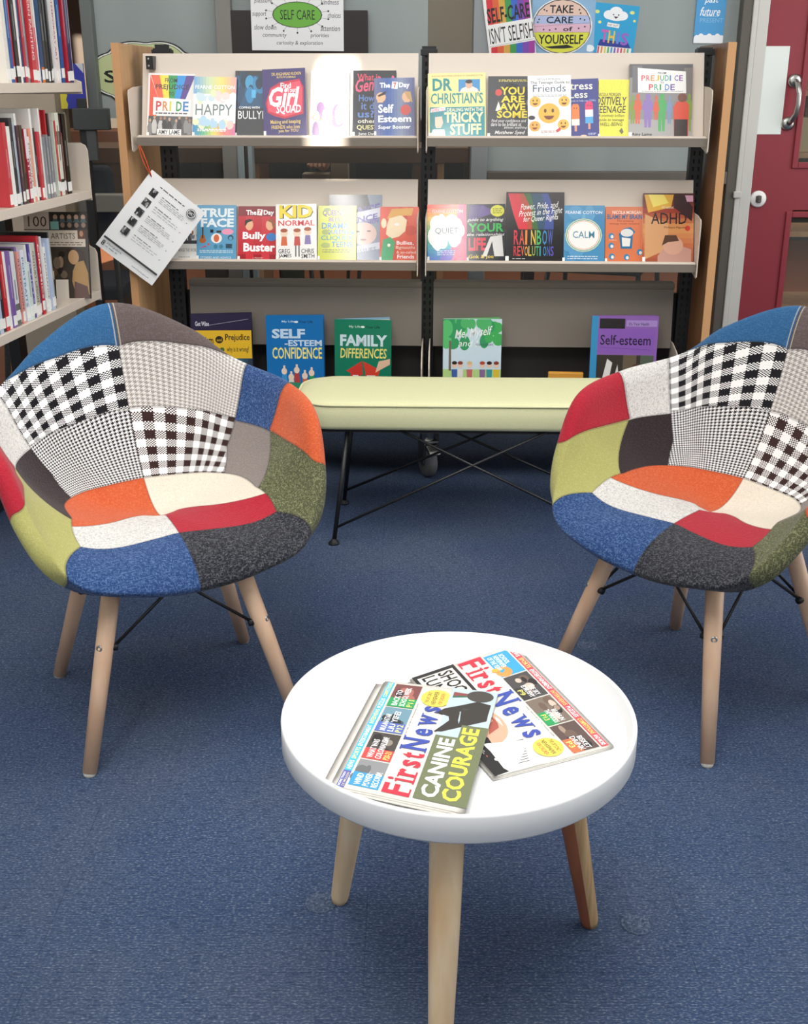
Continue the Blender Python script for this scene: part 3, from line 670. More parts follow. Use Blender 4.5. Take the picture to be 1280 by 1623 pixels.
AR['pride_small'] = [('r', 0, 0, 1, 1, 'e9e6e2')] + [('p', [(.05 + i * .19, .97), (.05 + (i + 1) * .19, .97), (.3 + (i + 1) * .085, .45), (.3 + i * .085, .45)], c) for i, c in enumerate(['e8623f', 'f0dc3c', '22994e', '1f93de', '54398c'])] + [('p', [(.04, .97), (.3, .45), (.04, .2)], 'e8563c')] + \
    [('t', 'FROM', .36, .86, .62, .925, '26262a'), ('t', 'PREJUDICE', .16, .735, .88, .83, '26262a', .01), ('t', 'TO', .45, .655, .56, .715, '26262a'), ('p', [(.12, .36), (.92, .34), (.93, .6), (.12, .63)], 'f3f1ee')] + \
    [('t', ch, .18 + i * .145, .42, .18 + i * .145 + (.04 if ch == 'I' else .12), .57, c, .02) for i, (ch, c) in enumerate(zip('PRIDE', ['d23a3f', 'd98a3f', 'e2d03c', '2e9650', '2f7fc0']))] + scrib(.18, .37, .86, .40, 1, '55555a') + \
    [('r', .03, .02, .97, .34, '5b5857')] + crowd(.03, .04, .97, .35, 9, ['c9c6c2', '8d8a88', '3f3d3d', 'e3e1de'], 4) + [('r', .22, .05, .74, .14, 'f3f1ee'), ('t', 'AMY LAME', .25, .06, .71, .13, '26262a')]
AR['happy'] = grad(0, .7, 1, 1, ['7fb2d6', 'cfe0b8', 'f0e27a', 'efb0a8'], False) + grad(0, 0, 1, .26, ['3f93c4', '6cb98a', 'e8dc6a', 'ea8a78', 'd77aa0'], False) + [('r', 0, .24, 1, .72, 'f3f2f0')] + blobs(.02, .62, .98, .74, 14, ['cfe3ea', 'e6ecc0', 'f3dcd6', 'f3f2f0'], 7, .05, .1) + blobs(.02, .2, .98, .3, 14, ['b5d6e8', 'd3e8c8', 'f4f0c0', 'f3d0c6'], 9, .05, .09) + [('t', 'FEARNE COTTON', .04, .80, .96, .86, 'ffffff'), ('t', 'HAPPY', .06, .37, .92, .55, '6b7c7e', -.002)] + scrib(.12, .1, .8, .15, 2, 'f3f2f0')
AR['bully'] = [('r', 0, 0, 1, 1, '2b2c2f')] + [('r', .0, .45, 1, .93, '1d4f74')] + blobs(.05, .5, .95, .9, 18, ['2f86b8', '16405f', '3f9cc8', '0f2f48'], 5, .06, .14) + [('r', .4, .6, .5, .72, '58b8e6'), ('t', 'COPING WITH', .1, .44, .6, .475, 'ffffff'), ('t', 'BULLYING', .08, .29, 1.0, .41, 'ffffff', 0), ('t', 'REAL LIFE', .72, .94, .95, .96, 'd0574a')] + scrib(.06, .03, .45, .05, 1, 'c9c9cc', 1, .012)
AR['girl'] = [('t', 'DR ANGHARAD RUDKIN', .22, .9, .9, .945, 'e9c86a'), ('t', 'RUTH FITZGERALD', .34, .86, .78, .89, 'e9c86a'), ('p', [(.10, .36), (.06, .5), (.18, .72), (.4, .8), (.62, .82), (.86, .84), (.95, .72), (.93, .32), (.5, .26), (.26, .3)], 'c8203c'), ('p', [(.12, .38), (.1, .5), (.2, .7), (.42, .76), (.86, .81), (.92, .7), (.90, .35), (.5, .29)], 'ee4a62'),
    ('t', 'Find', .42, .71, .66, .79, 'ffffff'), ('t', 'Your', .56, .645, .78, .72, 'ffffff'), ('t', 'Girl', .14, .44, .86, .73, 'ffffff', .03, .25), ('t', 'SQUAD', .3, .32, .88, .46, 'ffffff', .025, .15), ('t', 'Making and keeping', .16, .17, .86, .245, 'e9c86a'), ('t', 'FRIENDS who love', .18, .11, .84, .165, 'e9c86a'), ('t', 'you for YOU', .34, .045, .8, .105, 'e9c86a')]
AR['glare'] = blobs(.05, .05, .95, .4, 10, ['8a6a8c', '5e4a68', 'e9e2e4'], 3, .08, .16) + [('t', 'Big Questions', .05, .62, .9, .72, '8a7a86'), ('t', 'Quest', .04, .25, .6, .36, 'a06a4a')]  # glare that washes this cover out is put into its pale colours
AR['gender'] = [('r', 0, 0, 1, 1, '211f26'), ('t', 'What is', .1, .85, .62, .95, 'e0425e', .012), ('t', 'Gender?', .06, .70, .95, .90, 'e8557a', .02, .2, .06), ('t', 'How does', .14, .54, .9, .64, '5f86c8', .012), ('t', 'it define', .2, .42, .95, .53, '5f86c8', .012), ('t', 'us?', .12, .3, .5, .41, '5f86c8', .02), ('t', 'other big', .12, .2, .8, .28, 'f0ead8', .01), ('t', 'QUESTIONS', .1, .11, .95, .19, 'f0e6a8', .015), ('t', 'Juno Dawson', .14, .03, .7, .08, 'f4f2ee', .01)]
def duo(c1, c2): return [('e', .17, .67, .12, .085, 'e8b890'), ('p', [(.08, .7), (.3, .78), (.28, .72), (.12, .68)], '2a201c'), ('r', .08, .58, .22, .63, 'e8b890'), ('e', .80, .67, .11, .09, 'e8b890'), ('p', [(.9, .76), (.74, .77), (.86, .6), (.95, .58)], c2), ('r', .74, .58, .88, .63, 'e8b890')]
AR['selfesteem7'] = grad(0, 0, 1, 1, ['6a6f96', '3f5fa6', '8791ad', '5a5f8c'], False) + [('t', 'The', .14, .83, .4, .92, 'ffffff', .03), ('p', [(.43, .82), (.58, .81), (.6, .93), (.45, .94)], 'f3f1ee'), ('t', '7', .48, .83, .55, .92, 'd0303c', .03), ('t', 'Day', .62, .81, .88, .92, 'ffffff', .03)] + duo('b', 'c7a06a') + [('t', 'Self', .1, .40, .48, .55, 'ffffff', .03), ('t', 'Esteem', .1, .24, .92, .36, 'ffffff', .03), ('e', .78, .45, .13, .09, 'd0524a'), ('t', 'Super Booster', .1, .11, .9, .19, 'ffffff', .02)]
AR['christian'] = [('r', 0, 0, 1, 1, 'e9e29c'), ('r', .03, .02, .98, .48, '1f8c96'), ('t', "RUDE AND GROSS STORIES SORTED BY TV'S FAVOURITE DOCTOR", .07, .945, .95, .97, 'b06a3a', 0), ('t', 'DR', .08, .73, .42, .92, '1f8a8c', .03), ('t', "CHRISTIAN'S", .05, .53, .95, .70, '1f8a8c', .015), ('r', .53, .71, .90, .90, '3f8fc8'), ('p', [(.55, .71), (.58, .76), (.66, .79), (.78, .79), (.86, .75), (.88, .71)], 'e3ded6'), ('e', .71, .82, .06, .06, 'd9ad90'), ('e', .71, .865, .06, .03, '3a2a22'), ('p', [(.04, .40), (.30, .43), (.30, .485), (.05, .46)], 'f2f0ec'), ('t', 'GUIDE TO', .06, .415, .28, .465, 'd8447a'), ('t', 'DEALING WITH THE', .33, .41, .95, .465, 'f4f0c8'), ('t', 'TRICKY', .28, .24, .96, .40, 'f1ecb4', .03), ('t', 'STUFF', .38, .05, .92, .22, 'f1ecb4', .03), ('p', [(.12, .2), (.12, .33), (.24, .34), (.26, .24), (.22, .16), (.14, .16)], 'e3cdb4'), ('p', [(.03, .02), (.08, .14), (.28, .14), (.3, .02)], 'e9eef0')]
AR['awesome'] = [('r', 0, 0, 1, 1, '3d3d41')] + blobs(.2, .35, .95, .8, 14, ['17161a'], 2, .1, .16) + [('e', .22, .74, .07, .055, 'd8483f'), ('p', [(.16, .45), (.22, .6), (.27, .48), (.2, .44)], 'e8e6e2'), ('e', .86, .58, .06, .07, '8a8f98')] + scrib(.22, .91, .84, .95, 2, 'd8c86a', 1, .012) + [('t', 'YOU', .26, .70, .76, .83, 'f2d93a', .03), ('t', 'ARE', .27, .58, .76, .69, 'f2d93a', .03), ('t', 'AWE', .24, .45, .78, .57, 'f2d93a', .03), ('t', 'SOME', .19, .33, .82, .445, 'f2d93a', .03), ('t', 'Find your confidence and', .08, .25, .8, .31, 'f4f2ee', 0, .2), ('t', 'dare to be brilliant at', .07, .20, .7, .26, 'f4f2ee', 0, .2), ('t', 'almost anything', .34, .15, .82, .20, 'f4f2ee', 0, .2), ('t', 'Matthew Syed', .15, .055, .78, .13, 'f4f2ee', .005, .3)] + scrib(.25, .02, .8, .04, 1, 'b9b9bb', 1, .01)
AR['friends'] = [('r', 0, 0, 1, 1, 'f4f3f1'), ('t', 'NICOLA MORGAN', .22, .925, .74, .955, '6a6a6e', 0), ('t', 'The Teenage Guide to', .06, .85, .97, .91, '2a2a2e', .008), ('t', 'Friends', .12, .73, .88, .85, '44506a', 0)] + scrib(.12, .65, .9, .69, 2, '8a8a8e', 1, .008) + [('l', .5, .38, .17, .56, .0008, '999999'), ('l', .5, .38, .83, .56, .0008, '999999'), ('l', .5, .38, .17, .17, .0008, '999999'), ('l', .5, .38, .83, .17, .0008, '999999')] + face(.49, .38, .25, 'f0b43a', .66) + face(.17, .57, .13, 'efb84a', .66) + face(.84, .57, .13, 'efb84a', .66) + face(.16, .17, .13, 'efa84a', .66) + face(.82, .19, .13, 'efb84a', .66) + [('p', [(.65, .1), (.75, .15), (.76, .1), (.68, .06)], 'd83a3a'), ('e', .09, .31, .08, .035, '2e2e30')] + scrib(.3, .06, .7, .1, 2, 'b06a5a', 1, .008)
def lolly(x, c1, c2, c3, y0, y1): return [('p', [(x - .12, y0), (x + .12, y0), (x + .12, y1 - .05), (x + .08, y1), (x - .08, y1), (x - .12, y1 - .05)], c1), ('r', x - .12, y0, x + .12, y0 + (y1 - y0) * .62, c2), ('r', x - .12, y0, x + .12, y0 + (y1 - y0) * .3, c3), ('r', x - .035, y0 - .1, x + .035, y0, 'd99a78')] + [('e', x - .04, y1 - .07, .015, .012, '5a2a2a'), ('e', x + .04, y1 - .07, .015, .012, '5a2a2a')]
AR['stress'] = [('r', 0, 0, 1, 1, '343a86'), ('t', 'Stress', -.02, .82, .82, .95, 'f3f0d8', .01), ('t', 'Less', .1, .68, .66, .80, 'f3f0d8', .01), ('t', 'Tools to help you CHILL', .1, .61, .92, .65, 'c9d2ee', 0)] + lolly(.28, 'ee7f3a', 'ee7f3a', 'f3ece0', .22, .58) + lolly(.7, 'e0356a', 'f3f0ee', '4aa5dc', .25, .62) + [('r', .05, .02, .35, .045, 'd83a3a'), ('e', .52, .04, .1, .018, 'e9c8b0')] + scrib(.66, .05, .9, .09, 2, 'c9d2ee', 1, .01)
AR['positive'] = rays(.5, .5, 44, .5, .78, '3a3822') + [('t', 'NICOLA MORGAN', -.02, .72, .7, .78, '3a3a30', 0, .15), ('t', 'POSITIVELY', -.2, .57, .88, .71, '2a2a26', .01, .15), ('t', 'TEENAGE', -.1, .44, .86, .56, '2a2a26', .005, .15), ('t', 'A positively brilliant', .0, .36, .82, .42, '4a4a38', 0, .15), ('t', 'guide to teenage', .0, .29, .8, .35, '4a4a38', 0, .15), ('t', 'WELL-BEING', .06, .22, .76, .28, '4a4a38', 0, .15), ('p', [(.66, .14), (.74, .19), (.8, .12), (.74, .08)], '6a6a50')]
AR['pride_big'] = [('r', 0, 0, 1, 1, '8f8c8b'), ('r', 0, .82, 1, 1, '5c5a5c'), ('r', .05, .62, .2, .98, '6f6d70'), ('r', .86, .5, 1, .95, '7a716c'), ('r', 0, 0, 1, .26, 'a9a6a4')] + [('p', [(.14, .62), (.90, .61), (.89, .90), (.13, .95)], 'f3f1ee'), ('t', 'FROM', .45, .865, .58, .895, '4a4a4e')] + \
    [('t', ch, .19 + i * .0745, .775, .19 + i * .0745 + (.02 if ch == 'I' else .06), .85, c, .015) for i, (ch, c) in enumerate(zip('PREJUDICE', ['d0474a', 'd0474a', 'e08a3a', 'd8b83a', '2f9a5a', '2f9a9a', '2f7fc0', '5a5ab0', '8a4aa0']))] + [('t', 'TO', .49, .74, .55, .765, '4a4a4e')] + [('t', ch, .31 + i * .085, .65, .31 + i * .085 + (.025 if ch == 'I' else .07), .73, c, .015) for i, (ch, c) in enumerate(zip('PRIDE', ['d0474a', '4fae8a', '2f9a5a', '2f7fc0', '6a4aa0']))] + [('t', 'A History of the LGBT+ Movement', .2, .622, .85, .645, '2a2a2e', 0)]
for cx, w, c, b, tp in ((.06, .06, '7f9a3f', .2, .58), (.14, .07, 'd8603f', .2, .6), (.3, .1, '8f74b8', .15, .6), (.52, .1, '4faa5f', .1, .6), (.43, .05, 'd8603f', .25, .58), (.64, .05, '7f93b8', .2, .58), (.95, .06, '7f9a3f', .1, .6)):
    AR['pride_big'] += [('p', [(cx - w * .5, b), (cx - w * .1, b), (cx, (b + tp) / 2 - .05), (cx + w * .1, b), (cx + w * .5, b), (cx + w * .6, tp - .22), (cx + w, tp - .2), (cx + w * .6, tp - .08), (cx - w * .6, tp - .08), (cx - w, tp - .2), (cx - w * .6, tp - .22)], c), ('e', cx, tp - .04, w * .4, .045, c)]
AR['pride_big'] += [('p', [(.72, .0), (.94, .0), (.95, .45), (.9, .5), (.76, .5), (.70, .42)], 'dc5038'), ('r', .72, 0, .93, .26, '3c302e'), ('e', .84, .55, .07, .06, '7a4a3a'), ('t', 'Amy Lame', .05, .03, .37, .08, '1c1c1e', .01)]
AR['whitebook'] = [('t', 'CHANGE THE WORLD', .1, .16, .9, .22, '7a7a7c', 0), ('r', .0, .3, 1, .36, '44444a')] + crowd(.05, .34, .95, .6, 6, ['8a8a90', '55555c'], 3) + scrib(.2, .05, .6, .08, 1, '9a9a9c', 1, .012)
AR['trueface'] = [('t', 'TRUE', .1, .78, .94, .94, 'e6f0f2', .04), ('t', 'FACE', .1, .60, .94, .76, 'e6f0f2', .04), ('e', .5, .4, .14, .09, 'f2f0ec'), ('e', .5, .4, .07, .07, 'd9683a'), ('e', .78, .52, .15, .055, 'ee9ab8'), ('e', .15, .36, .085, .05, 'b5652f'), ('e', .15, .42, .06, .04, 'b5652f'), ('r', .135, .4, .165, .6, '3a2a22'), ('r', .34, .5, .42, .56, '2a2a2e'), ('r', .5, .5, .62, .54, '2a2a2e'), ('e', .86, .41, .07, .05, '2a3a4a'), ('e', .86, .40, .045, .035, '5fa3c8'), ('r', .74, .22, .9, .3, '2a4a5a'), ('e', .48, .25, .05, .04, '3f7f9a'), ('e', .62, .25, .05, .04, '3f7f9a'), ('p', [(.06, .22), (.26, .25), (.22, .27)], 'd04a6a'), ('e', .3, .29, .03, .02, 'd04a4a')] + scrib(.08, .13, .92, .19, 2, 'c9dfe8', 1, .014) + [('t', 'STORIES AND ADVICE', .1, .03, .88, .07, 'dfeef2', 0)]
AR['bullybuster'] = [('r', 0, 0, 1, .12, 'a01c28'), ('r', .2, 0, .4, 1, 'cf2f3a'), ('r', .6, 0, .8, 1, 'd03440'), ('r', 0, .82, 1, 1, '8a1f28'), ('t', 'The', .2, .84, .46, .93, 'ffffff', .03), ('p', [(.47, .84), (.60, .83), (.62, .94), (.49, .95)], 'f3f1ee'), ('t', '7', .51, .85, .58, .93, 'd0303c', .03), ('t', 'Day', .64, .82, .9, .93, 'ffffff', .03), ('e', .28, .66, .1, .1, 'eab48c'), ('p', [(.17, .62), (.17, .74), (.3, .77), (.38, .74), (.24, .7)], '2a1f1c'), ('e', .8, .66, .1, .1, 'eab48c'), ('p', [(.9, .56), (.94, .68), (.86, .78), (.72, .74), (.84, .7)], '9a5a34'), ('t', 'Bully', .12, .36, .7, .53, 'ffffff', .035), ('e', .84, .44, .13, .075, '3f7fc4'), ('t', 'Buster', .14, .17, .94, .33, 'ffffff', .035), ('t', 'J. Alexander', .38, .04, .64, .07, 'f3d0c0', 0)]
AR['kid'] = [('r', 0, 0, 1, 1, 'f4f2ee'), ('t', 'KID', .10, .74, .92, .97, '3a3422', .05), ('t', 'KID', .08, .75, .90, .98, 'efd52e', .04), ('t', 'NORMAL', .06, .61, .95, .71, 'd8363c', .02)] + \
    [it for cx, cy, c in ((.2, .4, 'd86a3f'), (.52, .4, 'c8504a'), (.78, .42, '8a78b0')) for it in (('e', cx, cy + .08, .09, .065, 'f2d3bc'), ('p', [(cx - .08, cy - .14), (cx + .08, cy - .14), (cx + .06, cy + .02), (cx - .06, cy + .02)], c), ('e', cx, cy + .13, .09, .035, 'a8552f'))] + [('r', .47, .06, .5, .26, '5a5a5e'), ('r', .55, .06, .58, .26, '5a5a5e'), ('t', 'GREG', .06, .12, .34, .2, '2a2a2e', .012), ('t', 'JAMES', .06, .03, .38, .11, '2a2a2e', .012), ('t', 'CHRIS', .62, .12, .93, .2, '2a2a2e', .012), ('t', 'SMITH', .62, .03, .94, .11, '2a2a2e', .012)]
AR['queens'] = [('t', 'QUEEN', .12, .80, .6, .92, '5a2f6a', .025), ('t', 'BEES,', .28, .70, .6, .79, '5a3a6a', .02), ('t', 'DRAMA', .1, .58, .8, .69, '2a78b8', .02), ('t', 'QUEENS &', .22, .47, .95, .57, '2a78b8', .02), ('t', 'CLIQUEY', .08, .36, .9, .46, '2f8a8a', .015), ('t', 'TEENS', .36, .25, .9, .35, '2a78b8', .015), ('e', .2, .52, .1, .05, '8a9a2a'), ('e', .2, .28, .12, .05, '9aa83a'), ('e', .24, .93, .09, .03, '7a8a2a')] + scrib(.12, .14, .85, .22, 2, '6a6a2a', 1, .014)
AR['women'] = [('r', 0, 0, 1, 1, '7d8598'), ('p', [(0, .62), (0, 1), (.72, 1), (.82, .72)], '242226'), ('t', 'VIOLENCE', .0, .66, .96, .80, '5a4a9a', .03, 0, .16), ('p', [(0, .5), (1, .68), (1, .82), (0, .64)], 'c9cbd8'), ('t', 'VIOLENCE', .02, .565, .92, .655, '5a4a9a', .03, 0, .15), ('t', 'AGAINST WOMEN', .05, .515, .94, .57, '5a4a9a', .02, 0, .15), ('e', .66, .42, .25, .17, 'c9a79c'), ('e', .55, .45, .04, .012, '4a3a3a'), ('e', .76, .46, .04, .012, '4a3a3a'), ('e', .66, .33, .06, .015, '8a5a58'), ('p', [(0, .16), (1, .30), (1, .2), (0, .06)], 'b9bcc8'), ('t', 'THE ISSUES', .3, .13, .9, .19, '6a6f86', .01, 0, .08)]
AR['bullies'] = [('r', 0, 0, 1, 1, 'd9523a')] + blobs(.3, .05, .98, .95, 14, ['e06a4a', 'c8452f', 'd85a40'], 3, .08, .18) + [('p', [(.16, .5), (.3, .42), (.5, .46), (.66, .56), (.7, .76), (.5, .88), (.26, .84), (.18, .66)], 'f3dcb8'), ('e', .1, .7, .07, .09, 'f3dcb8'), ('p', [(.18, .78), (.3, .96), (.86, .98), (.82, .84), (.5, .84), (.3, .8)], 'd9a04a'), ('e', .44, .68, .07, .028, 'f7f5ee'), ('p', [(.02, .02), (.08, .4), (.28, .45), (.4, .36), (.34, .02)], '3fa368'), ('e', .24, .3, .04, .03, 'f3f0e0'), ('t', 'Bullies,', .44, .30, .88, .38, 'ffffff', .01), ('t', 'Bigmouths', .42, .22, .92, .29, 'f6e0cc', .005), ('t', '& so-called', .44, .15, .94, .20, 'f6e0cc', .005), ('t', 'Friends', .46, .06, .9, .13, 'ffffff', .015)]
AR['quiet'] = grad(0, 0, 1, 1, ['2f6ab8', '2aa0b0', '4fb06a', 'e8b84a', 'e0583f'], True) + [('p', [(.55, 0), (1, 0), (1, 1), (.8, 1)], 'c03a6a'), ('p', [(.3, 0), (.62, 0), (.7, .2), (.4, .2)], '5a4ab0')] + blobs(.2, .35, .8, .68, 22, ['f2f0ee', 'f6f5f3'], 4, .12, .2) + [('t', 'FEARNE COTTON', .12, .85, .9, .905, 'f0d8c8', 0), ('t', 'QUIET', .2, .47, .8, .59, '5a6a70', 0)] + scrib(.25, .1, .7, .2, 3, 'dfe6f0', 1, .012)
AR['yourlife'] = [('r', 0, 0, 1, 1, '1b1a22'), ('p', [(.1, .98), (.5, .98), (.2, .7), (.05, .75)], '4a2f78'), ('p', [(.4, .98), (.8, .86), (.3, .76)], '5a3f8a'), ('e', .8, .88, .18, .1, 'd8d63a')] + scrib(.68, .83, .92, .93, 3, '55551a', 1, .012) + [('t', 'guide to anything', .02, .69, .96, .76, 'f0eee8', .0, .3), ('t', 'YOUR', .05, .52, .96, .67, '2fae4a', .03), ('t', 'the relationships', .02, .44, .98, .50, 'f0eee8', 0, .3), ('t', 'LIFE', .05, .2, .5, .42, 'd8304a', .04), ('p', [(.4, .1), (.62, .44), (.92, .46), (.96, .1)], 'd9d6d2'), ('p', [(.52, .1), (.66, .36), (.72, .1)], '2a2830'), ('t', 'Gok & Joe', .05, .05, .7, .13, 'e8c84a', .01)]
AR['rainbow'] = [('r', 0, 0, 1, 1, '1e1c1d'), ('p', [(.03, .98), (.3, .98), (.5, .66), (.5, .47), (.22, .47), (.12, .7)], 'd8323f'), ('p', [(.22, .98), (.32, .98), (.45, .75), (.5, .47), (.38, .47)], 'b84a30'), ('p', [(.3, .98), (.55, .98), (.64, .75), (.6, .47), (.45, .47), (.44, .74)], '3f6a34'), ('p', [(.42, .98), (.62, .98), (.72, .7), (.72, .47), (.56, .47)], '2f4f6a'), ('p', [(.6, .98), (.72, .98), (.82, .75), (.82, .47), (.66, .47), (.7, .74)], '3f4f96'), ('t', 'Power, Pride, and', .25, .75, .9, .85, 'f4f2ee', 0, .3, .04), ('t', 'Protest in the Fight', .22, .65, .97, .76, 'f4f2ee', 0, .3, .06), ('t', 'for Queer Rights', .3, .57, .9, .67, 'f4f2ee', 0, .3, .04)] + \
    [('t', ch, .14 + i * .098, .25, .14 + i * .098 + (.035 if ch == 'I' else .082), .46, c, .012) for i, (ch, c) in enumerate(zip('RAINBOW', ['d83a4a', 'dd5a44', 'e08a44', 'e0c04a', '4fae6a', '3f8ac0', '5a6ac0']))] + [('t', ch, .14 + i * .0635, .09, .14 + i * .0635 + (.022 if ch == 'I' else .053), .23, c, .008) for i, (ch, c) in enumerate(zip('REVOLUTIONS', ['d83a4a', 'dd4a44', 'e07044', 'e09a44', 'e0c04a', '9ab84a', '4fae6a', '3f9aa0', '3f8ac0', '4a6ac0', '6a5ac0']))] + scrib(.12, .04, .34, .06, 1, 'c9c6c2', 1, .01)
AR['calm'] = [('r', 0, 0, 1, 1, '4a90bd')] + blobs(.05, .05, .95, .95, 12, ['5a9cc6', '3f86b4', '6aa8cc'], 5, .1, .2) + [('e', .5, .48, .44, .29, 'd9dfb0'), ('e', .5, .48, .42, .275, '5aa0a0'), ('e', .5, .48, .40, .262, 'f0ece0'), ('e', .5, .48, .38, .25, 'e8a88a'), ('e', .5, .48, .365, .24, 'f5f3ee'), ('t', 'FEARNE COTTON', .06, .85, .94, .905, 'f0f4f6', .005), ('t', 'CALM', .24, .43, .76, .55, '4f8aa0', .005)] + scrib(.12, .05, .88, .13, 2, 'dfeaf2', 1, .014)
AR['brain'] = [('r', 0, 0, 1, 1, 'dd7a4f'), ('t', 'NICOLA MORGAN', .18, .87, .96, .93, 'f6e6d6', .01), ('t', 'BLAME MY BRAIN', .04, .78, .98, .865, '27618a', .03), ('t', 'The amazing', .3, .725, .75, .765, '8a2f1c', .005), ('t', 'teenage brain revealed', .1, .68, .9, .715, '8a2f1c', .005), ('p', [(.42, .26), (.72, .26), (.74, .5), (.8, .56), (.68, .64), (.5, .62), (.36, .52)], '2a6f9c'), ('p', [(.46, .3), (.66, .3), (.68, .44), (.44, .46)], 'f0ece4'), ('e', .58, .54, .17, .07, 'e3e0dc')] + [it for x, y in ((.16, .48), (.16, .31), (.18, .12), (.58, .11), (.93, .2)) for it in (('e', x, y, .08, .055, '3a86b4'), ('e', x + .02, y - .01, .04, .03, 'f2e8dc'))] + scrib(.1, .4, .3, .42, 1, 'f6e0d0', 1, .01)
AR['adhd'] = grad(0, 0, 1, 1, ['a8553a', 'c87048', 'd99a5a', 'a03a24', '4a1c18'], True) + [('p', [(.02, .98), (.6, .98), (.55, .8), (.1, .72)], 'e0a83a'), ('p', [(.1, .98), (.4, .98), (.5, .86), (.2, .8)], 'f3dc6a'), ('p', [(.6, .98), (.8, .98), (.98, .8), (.96, .6), (.6, .8)], '3a1a1a'), ('p', [(.82, .97), (.98, .97), (.98, .88), (.86, .88)], 'd8a0b8'), ('p', [(.04, .7), (.5, .56), (.5, .2), (.04, .05)], 'd8a070'), ('p', [(.3, .1), (.5, .3), (.96, .2), (.96, .02), (.3, .02)], 'c89888'), ('e', .6, .25, .2, .13, 'd8a58c'), ('p', [(.38, .25), (.44, .4), (.66, .4), (.72, .32), (.5, .3)], '5a3a28'), ('e', .88, .5, .05, .04, 'd04030'), ('t', 'All about', .36, .78, .6, .82, 'f0d8b8', 0), ('t', 'ADHD', .16, .56, .86, .72, '2a1a18', .008), ('t', 'Philippa Pigache', .42, .49, .86, .525, '5a2a20', 0)]
AR['racism'] = [('r', 0, 0, 1, 1, '2c4a66'), ('r', 0, .78, 1, 1, '2a2140'), ('l', .22, .84, .96, .93, .004, 'd9d6de'), ('r', 0, .4, 1, .78, 'e8b92a'), ('t', 'Get Wise', .07, .84, .3, .9, 'e9e6ee', .015), ('t', 'Racism', .08, .60, .36, .70, '2a2018', .02), ('e', .46, .655, .065, .05, '2a2018'), ('t', 'and', .42, .635, .50, .67, 'e8b92a', .01), ('t', 'Prejudice', .56, .62, .97, .73, '2a2018', .02), ('t', 'why is it wrong?', .58, .47, .95, .56, '3a3a1a', .012), ('e', .5, .52, .04, .03, '4a6a2a')] + grad(0, 0, 1, .39, ['24323f', '3f6f8a', '4a8fa6', '2c3a48'], False) + crowd(.3, .02, .98, .3, 6, ['2a3038', '3a4858', '1f242c'], 3)
AR['confidence'] = [('r', 0, 0, 1, 1, '0f6fb4'), ('t', 'My Life', .28, .90, .5, .935, 'cfe6f4', .01), ('e', .53, .915, .035, .014, 'e9f2f8'), ('t', 'Your Life', .58, .90, .82, .935, '0c2c4c', .015), ('t', 'SELF', .10, .69, .68, .82, 'c9dff0', .04), ('t', '-ESTEEM', .32, .585, .97, .67, 'c9dff0', .03), ('t', 'CONFIDENCE', .1, .41, .97, .57, 'f0e68a', .02)] + [it for x, c, h in ((.3, '3f93cf', .3), (.42, 'e3d9c8', .2), (.52, 'b5443f', .32), (.66, 'c8603f', .22), (.78, '2f9a5a', .27)) for it in (('p', [(x - .05, .02), (x + .06, .02), (x + .04, h * .7), (x - .04, h * .7)], c), ('e', x, h * .8, .05, .045, 'f0d6c0'), ('r', x - .015, h * .8, x + .02, h * .8 + .08, 'f0d6c0'))] + [('p', [(.1, 0), (.98, .0), (.9, .06), (.4, .09)], '2f8a6a')]
AR['family'] = [('r', 0, 0, 1, 1, '0f7a5c'), ('t', 'My Life', .26, .88, .46, .92, 'cfe8da', .01), ('e', .5, .90, .035, .014, 'e9f5ee'), ('t', 'Your Life', .55, .88, .8, .92, '0c2c24', .015), ('t', 'FAMILY', .1, .63, .93, .79, 'cfe3ea', .04), ('t', 'DIFFERENCES', .1, .46, .92, .60, 'f0e27a', .015, .1), ('p', [(.2, .28), (.48, .42), (.5, .22), (.3, .24)], 'd03a30'), ('r', .28, .06, .46, .26, 'd03a30'), ('p', [(.5, .42), (.8, .3), (.78, .22), (.54, .26)], 'd8402f'), ('r', .54, .06, .76, .26, 'd8402f'), ('r', .32, .08, .42, .22, 'f4f0ea'), ('r', .57, .08, .72, .22, 'f4f0ea'), ('p', [(.72, .26), (.98, .38), (.98, .46), (.78, .42)], 'e8bfa0')]
AR['myself'] = [('r', 0, 0, 1, 1, 'cfe2ec'), ('r', 0, 0, 1, .3, 'b8d88a')] + blobs(.02, .66, .4, .98, 14, ['3fae6a', '56bf6f', '2f9a5f'], 3, .08, .12) + blobs(.7, .62, .98, .96, 10, ['3fae5a', '2f9a5f'], 5, .07, .1) + blobs(.3, .9, .8, .98, 7, ['4fb56a'], 6, .07, .08) + [('r', .1, .28, .14, .7, '7a6a5a'), ('t', 'Me, Myself', .2, .72, .84, .88, 'f6f8f8', .005, .25, .06), ('t', 'and I', .26, .62, .6, .71, 'f6f8f8', 0, .25), ('t', 'All about sex and puberty', .56, .62, .86, .67, '3a4a5a', 0)] + [it for x, c, b in ((.2, '3f62a8', .1), (.3, 'e8e4dc', .1), (.46, 'c86a6a', .12), (.68, '8a6a9a', .1), (.8, '3f9aa0', .1), (.92, 'e0c03a', .1)) for it in (('p', [(x - .03, .02), (x + .04, .02), (x + .05, .3), (x - .05, .3)], c), ('e', x, .36, .045, .04, 'f0cdb4'), ('e', x, .39, .045, .025, ['8a3a2a', '2a1f1c', '8a3a2a', 'e0c08a', 'b5482f', '2a1f1c'][int(x * 7) % 6]))]
